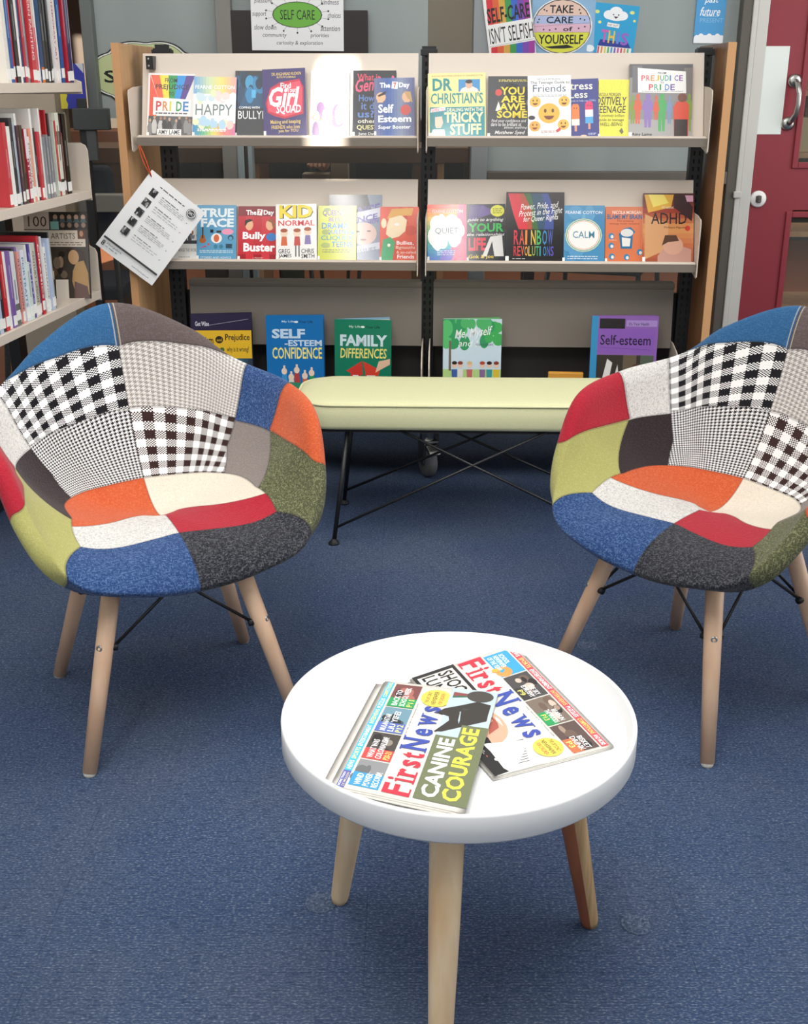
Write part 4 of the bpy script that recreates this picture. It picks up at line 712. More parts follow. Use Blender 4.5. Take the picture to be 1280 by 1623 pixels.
AR['selfhealth'] = [('r', 0, 0, 1, 1, '8f62b0'), ('r', .0, 0, .1, 1, '3a93c4'), ('r', .12, .84, .5, .97, '2a2628'), ('r', .52, .87, .98, .95, 'a88ac8'), ('t', "It's Your Health", .56, .885, .86, .925, '3a2a50', .008), ('r', .1, .52, .96, .84, '8c5cb4'), ('t', 'Self-esteem', .14, .63, .9, .76, '2a1f3a', .012), ('l', .14, .6, .9, .57, .003, '2a1f3a'), ('r', .1, 0, .96, .5, '3c342e'), ('r', .5, .1, .7, .5, '6a5c48'), ('r', .76, .1, .96, .5, '55604e'), ('p', [(.1, .0), (.6, .0), (.4, .2), (.1, .2)], '8a8a84'), ('p', [(.2, .2), (.26, .45), (.34, .4), (.3, .18)], 'e9e4de'), ('p', [(.36, .15), (.42, .38), (.46, .14)], 'e0dcd8'), ('p', [(.5, .02), (.6, .18), (.7, .3), (.86, .24), (.9, .02)], '4a4434'), ('e', .74, .3, .06, .055, 'd9ad92'), ('e', .71, .33, .08, .06, '5a3a2a')]
# place a book on a sloping shelf
def slot(s, zl, t, roll=0, fwd=0, up=.0006):
    return UM @ Matrix.Translation((s, A0[0], zl + A0[1])) @ Matrix.Rotation(-TILT, 4, 'X') @ Matrix.Translation((0, LEDGE - t - .0006 - fwd, up)) @ Matrix.Rotation(R(roll), 4, 'Y')
PB, HB = 'paperback_book', 'hardback_book'
G1, G2, G3 = 'face-out books on the top display shelf', 'face-out books on the middle display shelf', 'face-out books on the bottom display shelf'
# key, kind, s0, width, height, thickness, ground, roll, forward offset, label
for key, kind, s, w, h, tk, bg, roll, fw, lab in (
    ('pride_small', PB, .064, .145, .206, .016, 'e9e6e2', 1.2, 0, 'book with rainbow bands and a black and white crowd, leftmost on the top display shelf'),
    ('happy', HB, .207, .132, .193, .020, 'f1f0ee', 1.0, 0, 'pale watercolour book titled in thin grey capitals, beside the rainbow one'),
    ('bully', PB, .336, .128, .215, .010, '2b2c2f', 0, 0, 'dark book with a blue picture, partly behind the purple book on the top shelf'),
    ('girl', PB, .430, .132, .213, .013, '38296a', -2.6, .012, 'purple book with a red and white lettered cover, tilted on the top shelf'),
    ('glare', PB, .570, .118, .215, .012, 'efe9e6', 0, 0, 'pale book with sun glare put into its cover colour on the top shelf'),
    ('gender', PB, .700, .132, .212, .020, '211f26', 0, 0, 'black book with pink and blue handwriting, partly behind the greyish blue one'),
    ('selfesteem7', PB, .768, .123, .183, .010, '6a6f96', -1.0, .022, 'small greyish blue book with two cartoon heads, right end of the left top shelf'),
    ('christian', PB, .932, .176, .205, .012, 'e9e29c', -1.2, 0, 'yellow and teal book beside the central upright on the top shelf'),
    ('awesome', PB, 1.112, .146, .196, .014, '3d3d41', 0, 0, 'dark grey book with fat yellow capitals on the top shelf'),
    ('friends', PB, 1.234, .130, .190, .014, 'f4f3f1', -1.2, .0185, 'white book with five yellow smiley faces on the top shelf'),
    ('stress', PB, 1.353, .098, .186, .009, '343a86', -2.0, .005, 'dark blue book with two ice lollies on the top shelf'),
    ('positive', PB, 1.447, .096, .186, .012, 'efe64a', 0, 0, 'yellow book with black radiating lines on the top shelf'),
    ('pride_big', HB, 1.538, .190, .233, .016, '8f8c8b', 0, 0, 'large grey hardback with brightly tinted marchers, right end of the top shelf')):
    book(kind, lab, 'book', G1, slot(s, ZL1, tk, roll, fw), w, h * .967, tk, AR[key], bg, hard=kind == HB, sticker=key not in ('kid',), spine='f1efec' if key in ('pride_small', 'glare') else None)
mb = MB()
for key, kind, s, w, h, tk, bg, roll, fw, lab in (
    ('whitebook', PB, .118, .092, .185, .012, 'f1f0ec', 0, 0, 'white book mostly hidden behind the hanging paper on the middle shelf'),
    ('trueface', PB, .196, .126, .182, .014, '5f9fc4', 0, .004, 'light blue book with small icons beside the hanging paper'),
    ('bullybuster', PB, .327, .127, .180, .010, 'c42a34', 0, .003, 'red book with two cartoon heads on the middle shelf'),
    ('kid', PB, .452, .130, .184, .020, 'f4f2ee', -1.2, .004, 'white book with big yellow and red capitals on the middle shelf'),
    ('women', PB, .617, .168, .220, .010, '7d8598', 0, 0, 'tall grey book with a woman\'s face, half behind the yellow-green book'),
    ('queens', PB, .584, .122, .180, .011, 'c9cf3a', 0, .0125, 'yellow-green book with purple and blue lettering on the middle shelf'),
    ('bullies', PB, .780, .122, .180, .010, 'd9523a', 0, .004, 'orange-red book with a boy in green, right end of the left middle shelf'),
    ('quiet', HB, .932, .124, .186, .020, 'c03a6a', -1.0, 0, 'rainbow watercolour book beside the central upright on the middle shelf'),
    ('yourlife', PB, 1.056, .122, .190, .012, '1b1a22', -1.0, 0, 'black book with green and red lettering and a yellow disc'),
    ('rainbow', HB, 1.178, .182, .228, .014, '1e1c1d', 0, .006, 'large black book with a rainbow arc and rainbow capitals'),
    ('calm', HB, 1.357, .130, .186, .018, '4a90bd', 0, 0, 'blue book with a white disc on the middle shelf'),
    ('brain', PB, 1.491, .116, .184, .012, 'dd7a4f', 0, 0, 'orange book with blue heads on the middle shelf'),
    ('adhd', HB, 1.606, .158, .226, .014, 'a8553a', 0, .006, 'glossy brown book with a resting child, right end of the middle shelf')):
    book(kind, lab, 'book', G2, slot(s, ZL2, tk, roll, fw), w, h * .967, tk, AR[key], bg, hard=kind == HB)
# bottom shelf: standing, a few of them half open
def stand(s, dep, yaw, lean=4): return UM @ Matrix.Translation((s, dep, ZB + .001)) @ Matrix.Rotation(R(yaw), 4, 'Z') @ Matrix.Rotation(R(-lean), 4, 'X')
for key, s, dep, yaw, w, h, tk, bg, lab in (
    ('racism', .160, .045, 4, .196, .244, .012, '2a2140', 'purple and yellow hardback with a crowd photo, leftmost on the bottom display shelf'),
    ('confidence', .405, .05, 2, .188, .240, .014, '0f6fb4', 'bright blue hardback with raised hands on the bottom display shelf'),
    ('family', .630, .04, -3, .186, .232, .010, '0f7a5c', 'green hardback with two red houses, standing half open'),
    ('myself', .985, .05, 1, .190, .234, .012, 'cfe2ec', 'pale blue hardback with trees and children beside the central upright'),
    ('selfhealth', 1.462, .04, -2, .212, .250, .012, '8f62b0', 'purple hardback with a photo of a seated girl, behind the right chair')):
    bo = book(HB, lab, 'book', G3, stand(s, dep, yaw), w, h, tk, AR[key], bg, hard=True, rough=.3)
    ang = {'racism': 9, 'confidence': 5, 'family': 24, 'myself': 14, 'selfhealth': 8}[key]      # back board swung open
    T = Matrix.Translation((.002, tk, 0)) @ Matrix.Rotation(R(ang), 4, 'Z')
    mb = MB(); mb.box((0, 0, 0), (w, .0022, h), M({'family': '8fbcd8', 'myself': '6cc06a'}.get(key, bg), .3), T)
    mb.build('back_board', bo); mb = MB()
    for i in range(4): mb.box((0, 0, .004), (w - .006, .0007, h - .004), PAGES, Matrix.Translation((.002, tk - .001, 0)) @ Matrix.Rotation(R(ang * (i + .5) / 5), 4, 'Z'))
    mb.build('page', bo)
mb = MB(); mb.box((0, 0, 0), (.115, .02, .062), M('d99a3a', .6)); o = mb.build('booklet', bevel=.004); o.matrix_world = UM @ Matrix.Translation((1.33, .06, ZB + .001)) @ Matrix.Rotation(R(-3), 4, 'Z')
tag(o, 'small orange-yellow booklet on the bottom shelf beside the purple book', 'booklet')

# ------------------------------------------------------------------ library bookcase on the left, spines towards the room
BANG = math.atan2(-.117, -.993)
BO = Vector((-.953, 3.6, 0)); BG = Vector((-.117, -.993, 0)).normalized(); BN_ = Vector((.993, -.117, 0)).normalized()
BMX = Matrix(((BG.x, BN_.x, 0, BO.x), (BG.y, BN_.y, 0, BO.y), (0, 0, 1, 0), (0, 0, 0, 1)))   # local x along the shelf towards the viewer, y out of the shelf
bc = thing('library_bookcase', 'tall open grey metal bookcase at the left with rows of spines', 'bookcase', mat=BMX)
SZ = (1.25, .945, .640)
for z in SZ:
    mb = MB(); mb.box((.004, -.26, z - .022), (1.0, -.002, z), SHELFW); mb.box((.0, -.004, z - .024), (1.0, .0, z + .001), SHELFW)
    sh = mb.build('shelf', bc, .001)
    mb = MB(); p = [(-.26, z - .03), (0, z - .03), (0, z + .115), (-.006, z + .13), (-.02, z + .137), (-.26, z + .137)]
    if z > 1.2: p = [(-.26, z - .03), (0, z - .03), (0, z + .004), (-.26, z + .10)]
    mb.prism([(y, zz) for y, zz in p], -.004, -.0005, SHELFW, 'x'); mb.build('end_bracket', sh, .001)
mb = MB(); mb.box((-.002, -.30, 0), (.05, -.265, 2.1), BLACKM); mb.box((.9, -.30, 0), (.95, -.265, 2.1), BLACKM); mb.build('upright', bc)
mb = MB(); mb.box((.02, -.30, .02), (.98, -.25, .14), BLACKM); mb.box((.30, -.25, .25), (1.0, -.235, .56), SHELFD); mb.build('base_panel', bc)
def spine_book(row, a, t, h, col, ins, cover=None, txt=None, txtc='f2f0ec', band=None, depth=.17, sticker=True, lab=''):
    z = SZ[row] + .0008
    o = thing('shelved_book', lab, 'book', group='spine-out books on the %s shelf of the left bookcase' % ('upper', 'middle', 'lower')[row], mat=BMX @ Matrix.Translation((a, -.012 - ins, z)))
    mb = MB(); C = M(col, .35); mb.box((0, -.003, 0), (t, 0, h), C); mb.box((0, -depth, 0), (.002, -.003, h), M(cover or col, .35)); mb.box((t - .002, -depth, 0), (t, -.003, h), M(cover or col, .35))
    it = []
    if band: it += [('r', 0, b0, 1, b1, c) for b0, b1, c in band]
    if txt: it.append(('v', txt, .22, .2, .78, .9, txtc, .015))
    elif t > .007: it += [('r', .36, .34 + .1 * ((a * 53) % 1), .64, .62 + .25 * ((a * 71) % 1), '%02x%02x%02x' % tuple(int(.55 * int(col[i:i + 2], 16) + .45 * int(txtc[i:i + 2], 16)) for i in (0, 2, 4)))]
    art(mb, it, t, h, lambda x, y, d: (t - x, d, y), .35)
    mb.build('cover', o)
    MB().box((.002, -depth + .002, .002), (t - .002, -.004, h - .003), PAGES).build('page_block', o)
    if sticker: MB().box((.0004, 0, .004 + .012 * ((a * 331) % 1)), (t - .0004, .0007, .030 + .012 * ((a * 331) % 1)), M('f2f1ee', .5)).build('spine_label', o)
    return o
NAMES = {'c9bfcb': 'pale lilac', '35315e': 'dark violet', 'b5283a': 'crimson', '6a5a68': 'mauve', '20213a': 'midnight blue', '1f559c': 'royal blue', '2a2a2e': 'black', 'e6e0d6': 'cream', 'f0ecea': 'white', '3a3a3c': 'charcoal', 'aebccb': 'light blue', '24456e': 'navy', 'c83a42': 'red', 'd5606a': 'rose', '141416': 'jet black', 'e6a58c': 'peach', '4a2c34': 'maroon', 'dfe0d0': 'ivory', 'c2c8bc': 'mint grey', 'b62c30': 'brick red', '8c9096': 'grey', 'ef9a7c': 'salmon', 'f3f1ec': 'bright white', 'a31f3a': 'wine red', '4a4030': 'dark olive', 'b9c6dc': 'powder blue', '5a6f8c': 'slate blue', 'c01f2c': 'scarlet', '8d8b74': 'khaki', '3c2f86': 'indigo', 'd8e6e0': 'pale mint', 'dfe0ee': 'icy lavender', '7a5aa0': 'purple', 'e39a90': 'pink', 'd9dadd': 'silver grey', '6a4a3a': 'brown'}
rows = (
 [(.008, .27, 'c9bfcb', .002), (.026, .29, '35315e', .0), (.014, .30, 'b5283a', 0, None, None, 'f2f0ec', [(0, .12, '8a1f30')]), (.010, .22, '6a5a68', .02), (.009, .28, '20213a', .01), (.022, .31, '1f559c', .0), (.006, .30, '2a2a2e', .01), (.010, .27, 'e6e0d6', 0), (.016, .29, 'f0ecea', 0, None, 'CONTEMPORARY ART', 'a83a48', [(0, 1, 'e9d9d8')]), (.008, .25, '3a3a3c', .01), (.010, .26, '3a3a3c', .006), (.007, .28, '2a2a2e', .004), (.006, .30, 'f0ecea', .01), (.012, .28, '2a2a2e', .005), (.006, .29, 'e6e0d6', .008), (.016, .28, '3a3a3c', .004), (.012, .28, 'aebccb', .006), (.018, .29, '24456e', 0, None, None, '24456e', [(0, .14, 'd9742a')]), (.007, .28, 'f0ecea', .004), (.017, .27, 'd5606a', .004, None, None, 'f2f0ec', [(.52, 1, 'ddd2c4')]), (.006, .29, 'c83a42', .003), (.024, .29, 'c83a42', .0, None, 'MODERN PAINTING', 'f0d8d8'), (.012, .26, '6a5a68', .01), (.018, .28, '8c9096', .005), (.014, .27, 'b5283a', .002), (.02, .29, '24456e', .004), (.012, .28, 'f0ecea', .0), (.02, .28, '2a2a2e', .0), (.016, .27, 'c83a42', .004), (.02, .29, '1f559c', 0), (.02, .28, 'e6e0d6', 0)],
 [(.006, .20, '2a2a2e', .02), (.008, .225, '8d8b74', .004), (.024, .222, '141416', .002), (.006, .17, 'e6a58c', .006), (.010, .22, '4a2c34', .004), (.009, .17, 'e6a58c', .012), (.024, .226, 'dfe0d0', .0, None, None, '2a2a2e', [(.1, .2, '2a2a2e'), (.62, .78, '6a4a3a')]), (.012, .205, 'b62c30', 0, None, None, 'f2d8a0', [(.1, .16, 'e8b8b8')]), (.009, .205, 'c2c8bc', 0), (.010, .225, '4a2c34', .008), (.014, .165, '8c9096', .004), (.008, .235, 'b62c30', .006), (.013, .17, '8c9096', .002), (.010, .235, 'b62c30', .012, None, None, 'e8a0a0', [(.4, 1, 'd0463f')]), (.012, .165, '8c9096', 0), (.008, .24, 'f3f1ec', .004, 'f3f1ec'), (.012, .17, '4a2c34', .006), (.015, .18, 'c83a42', .0, None, None, 'f2d8d8'), (.012, .19, '3a3a3c', .006), (.012, .24, 'f3f1ec', .006, 'f3f1ec'), (.014, .18, '2a2a2e', .008, None, None, '8ab0d0'), (.012, .19, 'ef9a7c', 0), (.010, .17, 'f3f1ec', 0, None, 'DRAWING', '2a2a2e'), (.017, .19, 'a31f3a', .0, None, 'PAINTERS', 'f2dede', [(.6, 1, 'eadfe6')]), (.016, .2, '4a4030', .004, None, None, 'e8a06a'), (.012, .23, 'f3f1ec', .01), (.014, .2, '4a2c34', .0), (.02, .21, 'aebccb', .004), (.018, .22, '2a2a2e', .0), (.02, .2, 'f3f1ec', 0), (.02, .21, 'c83a42', .0)],
 [(.008, .215, '8d8b74', .006), (.009, .215, '141416', .004, None, None, '8d8b74'), (.016, .20, 'b9c6dc', 0), (.012, .19, 'b9c6dc', .006), (.013, .18, 'f3f1ec', .002, None, 'RENAISSANCE', '2a2a2e'), (.011, .21, 'd9dadd', .004), (.014, .19, '6a4a3a', .010, None, None, 'd9c9b9', [(.3, 1, 'f3f1ec')]), (.016, .215, 'c01f2c', 0, 'c01f2c', 'RENOIR AND FRIENDS' if False else 'CERAMICS', 'f2f0ec'), (.014, .20, '5a6f8c', .004), (.022, .20, 'f3f1ec', .0, None, 'CENTURY DESIGN', '4a4a3a', [(0, 1, 'c9c6b4')]), (.012, .20, '3c2f86', .004, None, 'ARTISTS', 'c9c2ea'), (.007, .20, 'f3f1ec', .008), (.020, .155, 'd8e6e0', .0, None, None, '4a4a4e'), (.022, .19, 'dfe0ee', .003, None, 'PORTRAITS', '2f8a96'), (.012, .20, '7a5aa0', .012, '8a6ab0'), (.014, .19, 'e39a90', .0, None, 'ILLUSTRATION', '6a2a2a'), (.014, .2, '2a2a2e', .006), (.024, .195, 'd9dadd', 0, None, None, '3a3a3c', [(0, .3, '6a6a6e')]), (.02, .2, '7a5aa0', .0), (.022, .2, 'f3f1ec', .004), (.02, .205, 'c01f2c', 0), (.018, .2, '2a2a2e', .002), (.02, .2, 'b9c6dc', 0), (.02, .2, '5a6f8c', .0), (.02, .2, 'f3f1ec', 0)])
ORD = ['last', 'second', 'third', 'fourth', 'fifth', 'sixth', 'seventh', 'eighth', 'ninth', 'tenth', 'eleventh', 'twelfth', 'thirteenth', 'fourteenth', 'fifteenth', 'sixteenth', 'seventeenth', 'eighteenth', 'nineteenth', 'twentieth', 'twenty-first', 'twenty-second', 'twenty-third', 'twenty-fourth', 'twenty-fifth', 'twenty-sixth', 'twenty-seventh', 'twenty-eighth', 'twenty-ninth', 'thirtieth', 'thirty-first']
for r_, (bk, a) in enumerate(zip(rows, (.016, .100, .300))):
    for i, b_ in enumerate(bk):
        if a > (.80, .86, .88)[r_]: break
        t_, h_, c_, ins = b_[:4]; kw = dict(zip(('cover', 'txt', 'txtc', 'band'), b_[4:]))
        place = ('farthest' if i == 0 else ORD[i] + ' from far end') + ', %s shelf of left bookcase' % ('upper', 'middle', 'lower')[r_]
        spine_book(r_, a, t_, h_, c_, ins, depth=.15, lab='%s book spine, %s' % (NAMES[c_], place), **kw)
        a += t_ + .0008
# the art book standing face out at the far end of the lower shelf
ab = [('r', 0, 0, 1, 1, '3b342e'), ('r', 0, .80, .4, 1, 'b8a89a'), ('t', '100', .07, .83, .36, .95, '4a2f2a', 0), ('r', .42, .80, 1, 1, '2c2622')] + [it for i in range(5) for it in (('e', .5 + i * .11, .94, .035, .03, 'a88a74'), ('e', .5 + i * .11, .85, .035, .03, '8a7262'), ('p', [(.45 + i * .11, .88), (.55 + i * .11, .88), (.53 + i * .11, .92), (.47 + i * .11, .92)], '4a5a5c'))] + \
    [('r', .42, .80, .55, .89, '7aa8a0'), ('r', .0, .60, .96, .79, 'cdbfae'), ('t', 'GREAT ARTISTS', .06, .69, .80, .755, '4a3a34', 0), ('r', .84, .69, .96, .79, '5a3426'), ('e', .90, .75, .03, .035, 'b08060')] + scrib(.3, .61, .92, .66, 2, '7a6a5c', 1, .01) + blobs(.04, .26, .6, .56, 22, ['6a5a4c', '2a2420', '8a745e', '4a5058', '5a4434'], 8, .03, .07) + \
    [('p', [(.66, .58), (.80, .60), (.94, .54), (.95, .40), (.80, .36), (.74, .38), (.70, .44)], '3a2a22'), ('e', .76, .48, .085, .085, 'b48c64'), ('p', [(.80, .42), (.92, .44), (.98, .3), (.99, .04), (.78, .03), (.72, .2), (.74, .32)], 'a8824e'), ('p', [(.76, .2), (.96, .14), (.99, .0), (.74, .0)], '5a3a30'), ('r', .04, .22, .44, .32, 'd3cabf'), ('r', .06, .0, .44, .21, '3a302a'), ('e', .24, .15, .045, .04, 'c9a890'), ('p', [(.16, 0), (.32, 0), (.30, .12), (.18, .12)], 'd9cbb8'), ('r', .46, 0, .66, .22, 'cfc6ba')]
book(HB, 'dark art hardback headed 100 GREAT ARTISTS, facing out at the lower shelf end', 'book', 'face-out book on the left bookcase',
     Matrix.Translation((-1.135, 3.45, .6415)) @ Matrix.Rotation(R(7), 4, 'Z') @ Matrix.Rotation(R(-12), 4, 'X') @ Matrix.Rotation(R(1), 4, 'Y'), .185, .255, .022, ab, '3b342e', hard=True, sticker=False)
MB().box((-.012, .0, 0), (.17, .05, .002), M('3a3a3c', .4)).build('x', None)
bpy.data.objects.remove(bpy.data.objects['x'])

# ------------------------------------------------------------------ paper sheet hanging on orange string from the display
def ptri(): pass
C_TL, C_TR, C_BR, C_BL = U(.087, -.012, 1.002), U(.245, -.016, .874), U(.064, -.030, .651), U(-.105, -.026, .778)
o = thing('hanging_notice', 'white printed sheet hanging askew on orange string from the display\'s left end', 'notice', (C_TL.x, C_TL.y, C_TL.z))
def SP(x, y, d):
    p = (C_BL * (1 - x) + C_BR * x) * (1 - y) + (C_TL * (1 - x) + C_TR * x) * y; nrm = (C_BR - C_BL).cross(C_TL - C_BL).normalized()
    if nrm.y > 0: nrm = -nrm
    return p + nrm * (d + .003 * math.sin(x * 3.1) * y) - C_TL
mb = MB(); n = 8; vs = [SP(i / n, j / n, dd) for dd in (0, -.0006) for i in range(n + 1) for j in range(n + 1)]; m_ = (n + 1) ** 2
fs = [f for i in range(n) for j in range(n) for p in [i * (n + 1) + j] for f in ((p, p + n + 1, p + n + 2, p + 1), (m_ + p, m_ + p + 1, m_ + p + n + 2, m_ + p + n + 1))]
mb.add(vs, fs, M('f6f6f6', .5), True)
# the sheet reads with its long side down: local x = width, y = height
it = scrib(.25, .895, .70, .93, 1, '2a2a2c', 1, .010)
for i, y in enumerate((.775, .65, .525, .40, .275)):
    it += [('r', .17, y, .28, y + .085, '3a3a3c')] + blobs(.185, y + .015, .265, y + .07, 5, ['8a8a8c', 'c9c9cb', '1c1c1e'], i, .01, .025) + scrib(.36, y + .055, .66, y + .075, 1, '2a2a2c', 1, .007) + scrib(.36, y - .005, .8, y + .05, 3 if i in (0, 2, 3) else 2, '6a6a6e', i, .004) + [('e', .87, y + .01, .008, .006, '8a8a8c')]
it += [('e', .845, .90, .075, .052, '4a4a4c'), ('e', .845, .90, .066, .046, 'f6f6f6'), ('e', .845, .90, .055, .038, '4a4a4c'), ('t', 'SfC', .805, .885, .885, .915, 'f6f6f6', .01)]
it += [('r', .03, .125, .97, .147, '3a3a3c'), ('t', '8', .05, .045, .10, .105, '2a2a2c', .02), ('t', 'Hampshire', .13, .075, .38, .105, '3f5560', 0)] + scrib(.13, .05, .33, .066, 1, '6a8a92', 1, .008) + [('t', 'www.hants.gov.uk', .60, .04, .90, .062, '2a2a2c', 0)]
art(mb, it, 1, 1, SP, .5, 6e-5)
mb.build('sheet', o)
hp = SP(.06, .94, .0015); tp = U(.052, -.006, 1.076) - C_TL
mb = MB(); pts = [hp, hp.lerp(tp, .4) + Vector((-.006, -.004, 0)), hp.lerp(tp, .8) + Vector((-.008, -.004, 0)), tp + Vector((-.002, -.006, .02)), tp + Vector((.012, -.004, .0)), hp.lerp(tp, .5) + Vector((.004, -.006, 0)), hp + Vector((0, -.001, 0))]
mb.tube([hp] + [hp.lerp(tp, f) + Vector((-.007 * math.sin(f * 3), -.004, 0)) for f in (.25, .5, .75, .95)], .0014, M('e2521f', .6), 6); mb.tube([hp] + [hp.lerp(tp, f) + Vector((.004 * math.sin(f * 3), -.006, 0)) for f in (.25, .5, .75, .98)], .0014, M('e2521f', .6), 6)
mb.build('string', o)['label'] = 'orange string'
o2 = bpy.data.objects['hanging_notice']

# ------------------------------------------------------------------ cards and signs on the glass
def onglass(x, z, roll=0, y=PY + .0195): return Matrix.Translation((x, y - .003, z)) @ Matrix.Rotation(R(roll), 4, 'Y')
FY = PY - .0005
def oval(n=40): return [(.5 + .5 * math.cos(2 * math.pi * i / n), .5 + .5 * math.sin(2 * math.pi * i / n)) for i in range(n)]
sc = [('e', .5, .52, .27, .19, '1a1a1c'), ('e', .5, .52, .26, .18, '6db33c'), ('t', 'SELF CARE', .315, .45, .69, .59, '17171a', .0), ]
for wd_, x, y, s_ in (('pleasure', .04, .70, .19), ('support', .015, .51, .15), ('slow down', .03, .33, .24), ('community', .12, .21, .26), ('curiosity & exploration', .27, .10, .50), ('kindness', .76, .70, .19), ('choices', .83, .51, .14), ('attention', .75, .32, .21), ('priorities', .64, .21, .20), ('relationships', .12, .83, .26), ('nurture', .62, .83, .2)):
    sc.append(('t', wd_, x, y - .03, x + s_, y + .045, '3a3a3e', 0, .15))
for k in range(14):
    a = 2 * math.pi * k / 14 + .22; ca, sa = math.cos(a), math.sin(a); x1, y1 = .5 + .345 * ca, .52 + .26 * sa
    if y1 < .99: sc += [('l', .5 + .27 * ca, .52 + .19 * sa, x1, y1, .0022, '1a1a1c'), ('e', x1, y1, .010, .014, '1a1a1c')]
tag(MB().box((-.626, PY - .028, 1.30), (-.128, PY + .012, 1.49), M('2b2422', .6)).build('notice_board', bevel=.002), 'dark brown board standing behind the SELF CARE sign', 'board')
flat_card('self_care_sign', 'white SELF CARE sign with a green oval and arrows, in front of the brown board', 'sign', .325, .225, sc, Matrix.Translation((-.376, PY - .034, 1.358)) @ Matrix.Rotation(R(.5), 4, 'Y'), 'f1f1f3')
rb = ['d8303c', 'e0643a', 'd8a84a', '3f9a50', '3a6ac8', '7a4ab0', 'a03a9a']
si = [('p', [(.12 + .13 * i - .05, .98), (.12 + .13 * (i + 1) - .05, .98), (.05 + .13 * (i + 1), .58), (.05 + .13 * i, .58)], c) for i, c in enumerate(rb)] + [('p', [(.03 + .135 * i, .02), (.03 + .135 * (i + 1), .02), (.06 + .135 * (i + 1), .22), (.06 + .135 * i, .22)], c) for i, c in enumerate(rb)] + [('t', 'SELF-CARE', .05, .60, .96, .84, '1c1a1e', .02), ('t', "ISN'T SELFISH", .05, .27, .99, .53, '1c1a1e', .0), ('l', .02, .235, .99, .245, .004, '1c1a1e')]
CG = 'cheerful cards on the glass'
flat_card('greeting_card', 'blue plain card behind the oval TAKE CARE OF YOURSELF card', 'card', .225, .23, [('r', .0, .0, 1, 1, '8fb6d8')], onglass(.567, 1.34, 0), '8fb6d8', CG)
flat_card('greeting_card', 'rainbow striped card reading SELF-CARE ISN\'T SELFISH', 'card', .165, .205, si, onglass(.388, 1.335, -9, PY - .033), 'f4f3f1', CG)
tk = [('e', .5, .5, .485, .485, '1a1a1c'), ('e', .5, .5, .47, .47, 'e9c8b8')] 
def oslice(y0, y1, c): 
    pts = []; n = 10
    for i in range(n + 1): y = y0 + (y1 - y0) * i / n; pts.append((.5 + .47 * math.sqrt(max(0, 1 - ((y - .5) / .47) ** 2)), y))
    for i in range(n, -1, -1): y = y0 + (y1 - y0) * i / n; pts.append((.5 - .47 * math.sqrt(max(0, 1 - ((y - .5) / .47) ** 2)), y))
    return ('p', pts, c)
tk += [oslice(.55, .70, 'b3c0e6'), oslice(.40, .55, 'e3b8cc'), oslice(.03, .40, 'dfe04a')] + [('l', .06, .70, .94, .69, .003, '1a1a1c'), ('l', .04, .50, .97, .57, .003, '1a1a1c'), ('l', .05, .40, .95, .40, .003, '1a1a1c')]
tk += [('t', 'TAKE', .29, .74, .68, .88, '1a1a1c', .02), ('t', 'CARE', .24, .56, .68, .68, '1a1a1c', .015), ('t', 'of', .52, .42, .68, .50, '1a1a1c', .02), ('t', 'YOURSELF', .12, .19, .86, .36, '1a1a1c', .02), ('p', [(.22, .14), (.6, .18), (.72, .13), (.56, .11), (.34, .11)], '1a1a1c')] + [('e', x, y, .014, .014, '1a1a1c') for x, y in ((.2, .8), (.24, .78), (.78, .8), (.8, .74), (.12, .63), (.1, .58), (.8, .64), (.87, .62), (.2, .45), (.3, .44), (.4, .46), (.78, .47), (.88, .5))]
flat_card('greeting_card', 'oval striped card reading TAKE CARE OF YOURSELF', 'card', .215, .185, tk, onglass(.562, 1.346, 0, PY + .0155), 'f6f5f3', CG, oval())
th = [('e', .12, .82, .05, .035, 'e6e88a'), ('e', .86, .86, .05, .035, 'e6e88a'), ('e', .2, .62, .035, .03, 'e6e88a'), ('e', .93, .7, .03, .025, 'e6e88a')] + [('e', x, y, r1, r2, 'f6f8fb') for x, y, r1, r2 in ((.38, .78, .12, .09), (.52, .84, .14, .11), (.66, .78, .12, .09), (.52, .75, .2, .08))] + [('e', .47, .79, .015, .015, '2a2a3a'), ('e', .58, .79, .015, .015, '2a2a3a'), ('p', [(.48, .755), (.58, .755), (.53, .71)], '3a2a3a'), ('p', [(.36, .55), (.62, .53), (.63, .61), (.37, .63)], 'f6f5f3'), ('t', "I'VE GOT", .38, .56, .61, .60, '4a4a5a', .005)]
th += [('p', [(.22, .14), (.95, .12), (.86, .26), (.26, .28)], '2f3f96'), ('r', .22, .0, .95, .15, 'f1f0ee')] + [('r', .23 + i * .07, .0, .265 + i * .07, .14, c) for i, c in enumerate(['d8485a', 'e8904a', 'e8d84a', '4fb06a', '3f9ad0', '7a5ac0', 'd05aa0', 'd8485a', 'e8904a', '4fb06a'])] + [('t', 'T', .26, .23, .42, .48, 'c86ab8', .03), ('t', 'H', .42, .22, .56, .47, 'e8c85a', .03), ('t', 'I', .60, .22, .66, .46, '6a8ae0', .03), ('t', 'S', .69, .2, .86, .45, '9a6ac8', .03), ('e', .06, .08, .1, .07, 'f4f8fb')]
flat_card('greeting_card', 'turquoise card with a smiling cloud and the word THIS', 'card', .168, .165, th, onglass(.738, 1.348, 5), '2fa5d8', CG)
pa = [('r', 0, 0, 1, 1, '4f9fd6'), ('e', .9, .98, .24, .16, 'd8c86a'), ('t', 'past', .26, .70, .74, .84, 'f4f8fb', .01, .3), ('t', 'future', .14, .50, .82, .66, 'f4f8fb', .01, .3), ('t', 'PRESENT', .16, .38, .94, .46, '8cc0e6', 0)] + scrib(.3, .49, .8, .5, 1, 'cfe4f3', 1, .01) + [('e', .1 + i * .14, .07 + .03 * (i % 2), .11, .08, 'f4f6f8') for i in range(7)] + [('r', 0, 0, 1, .06, 'f4f6f8')]
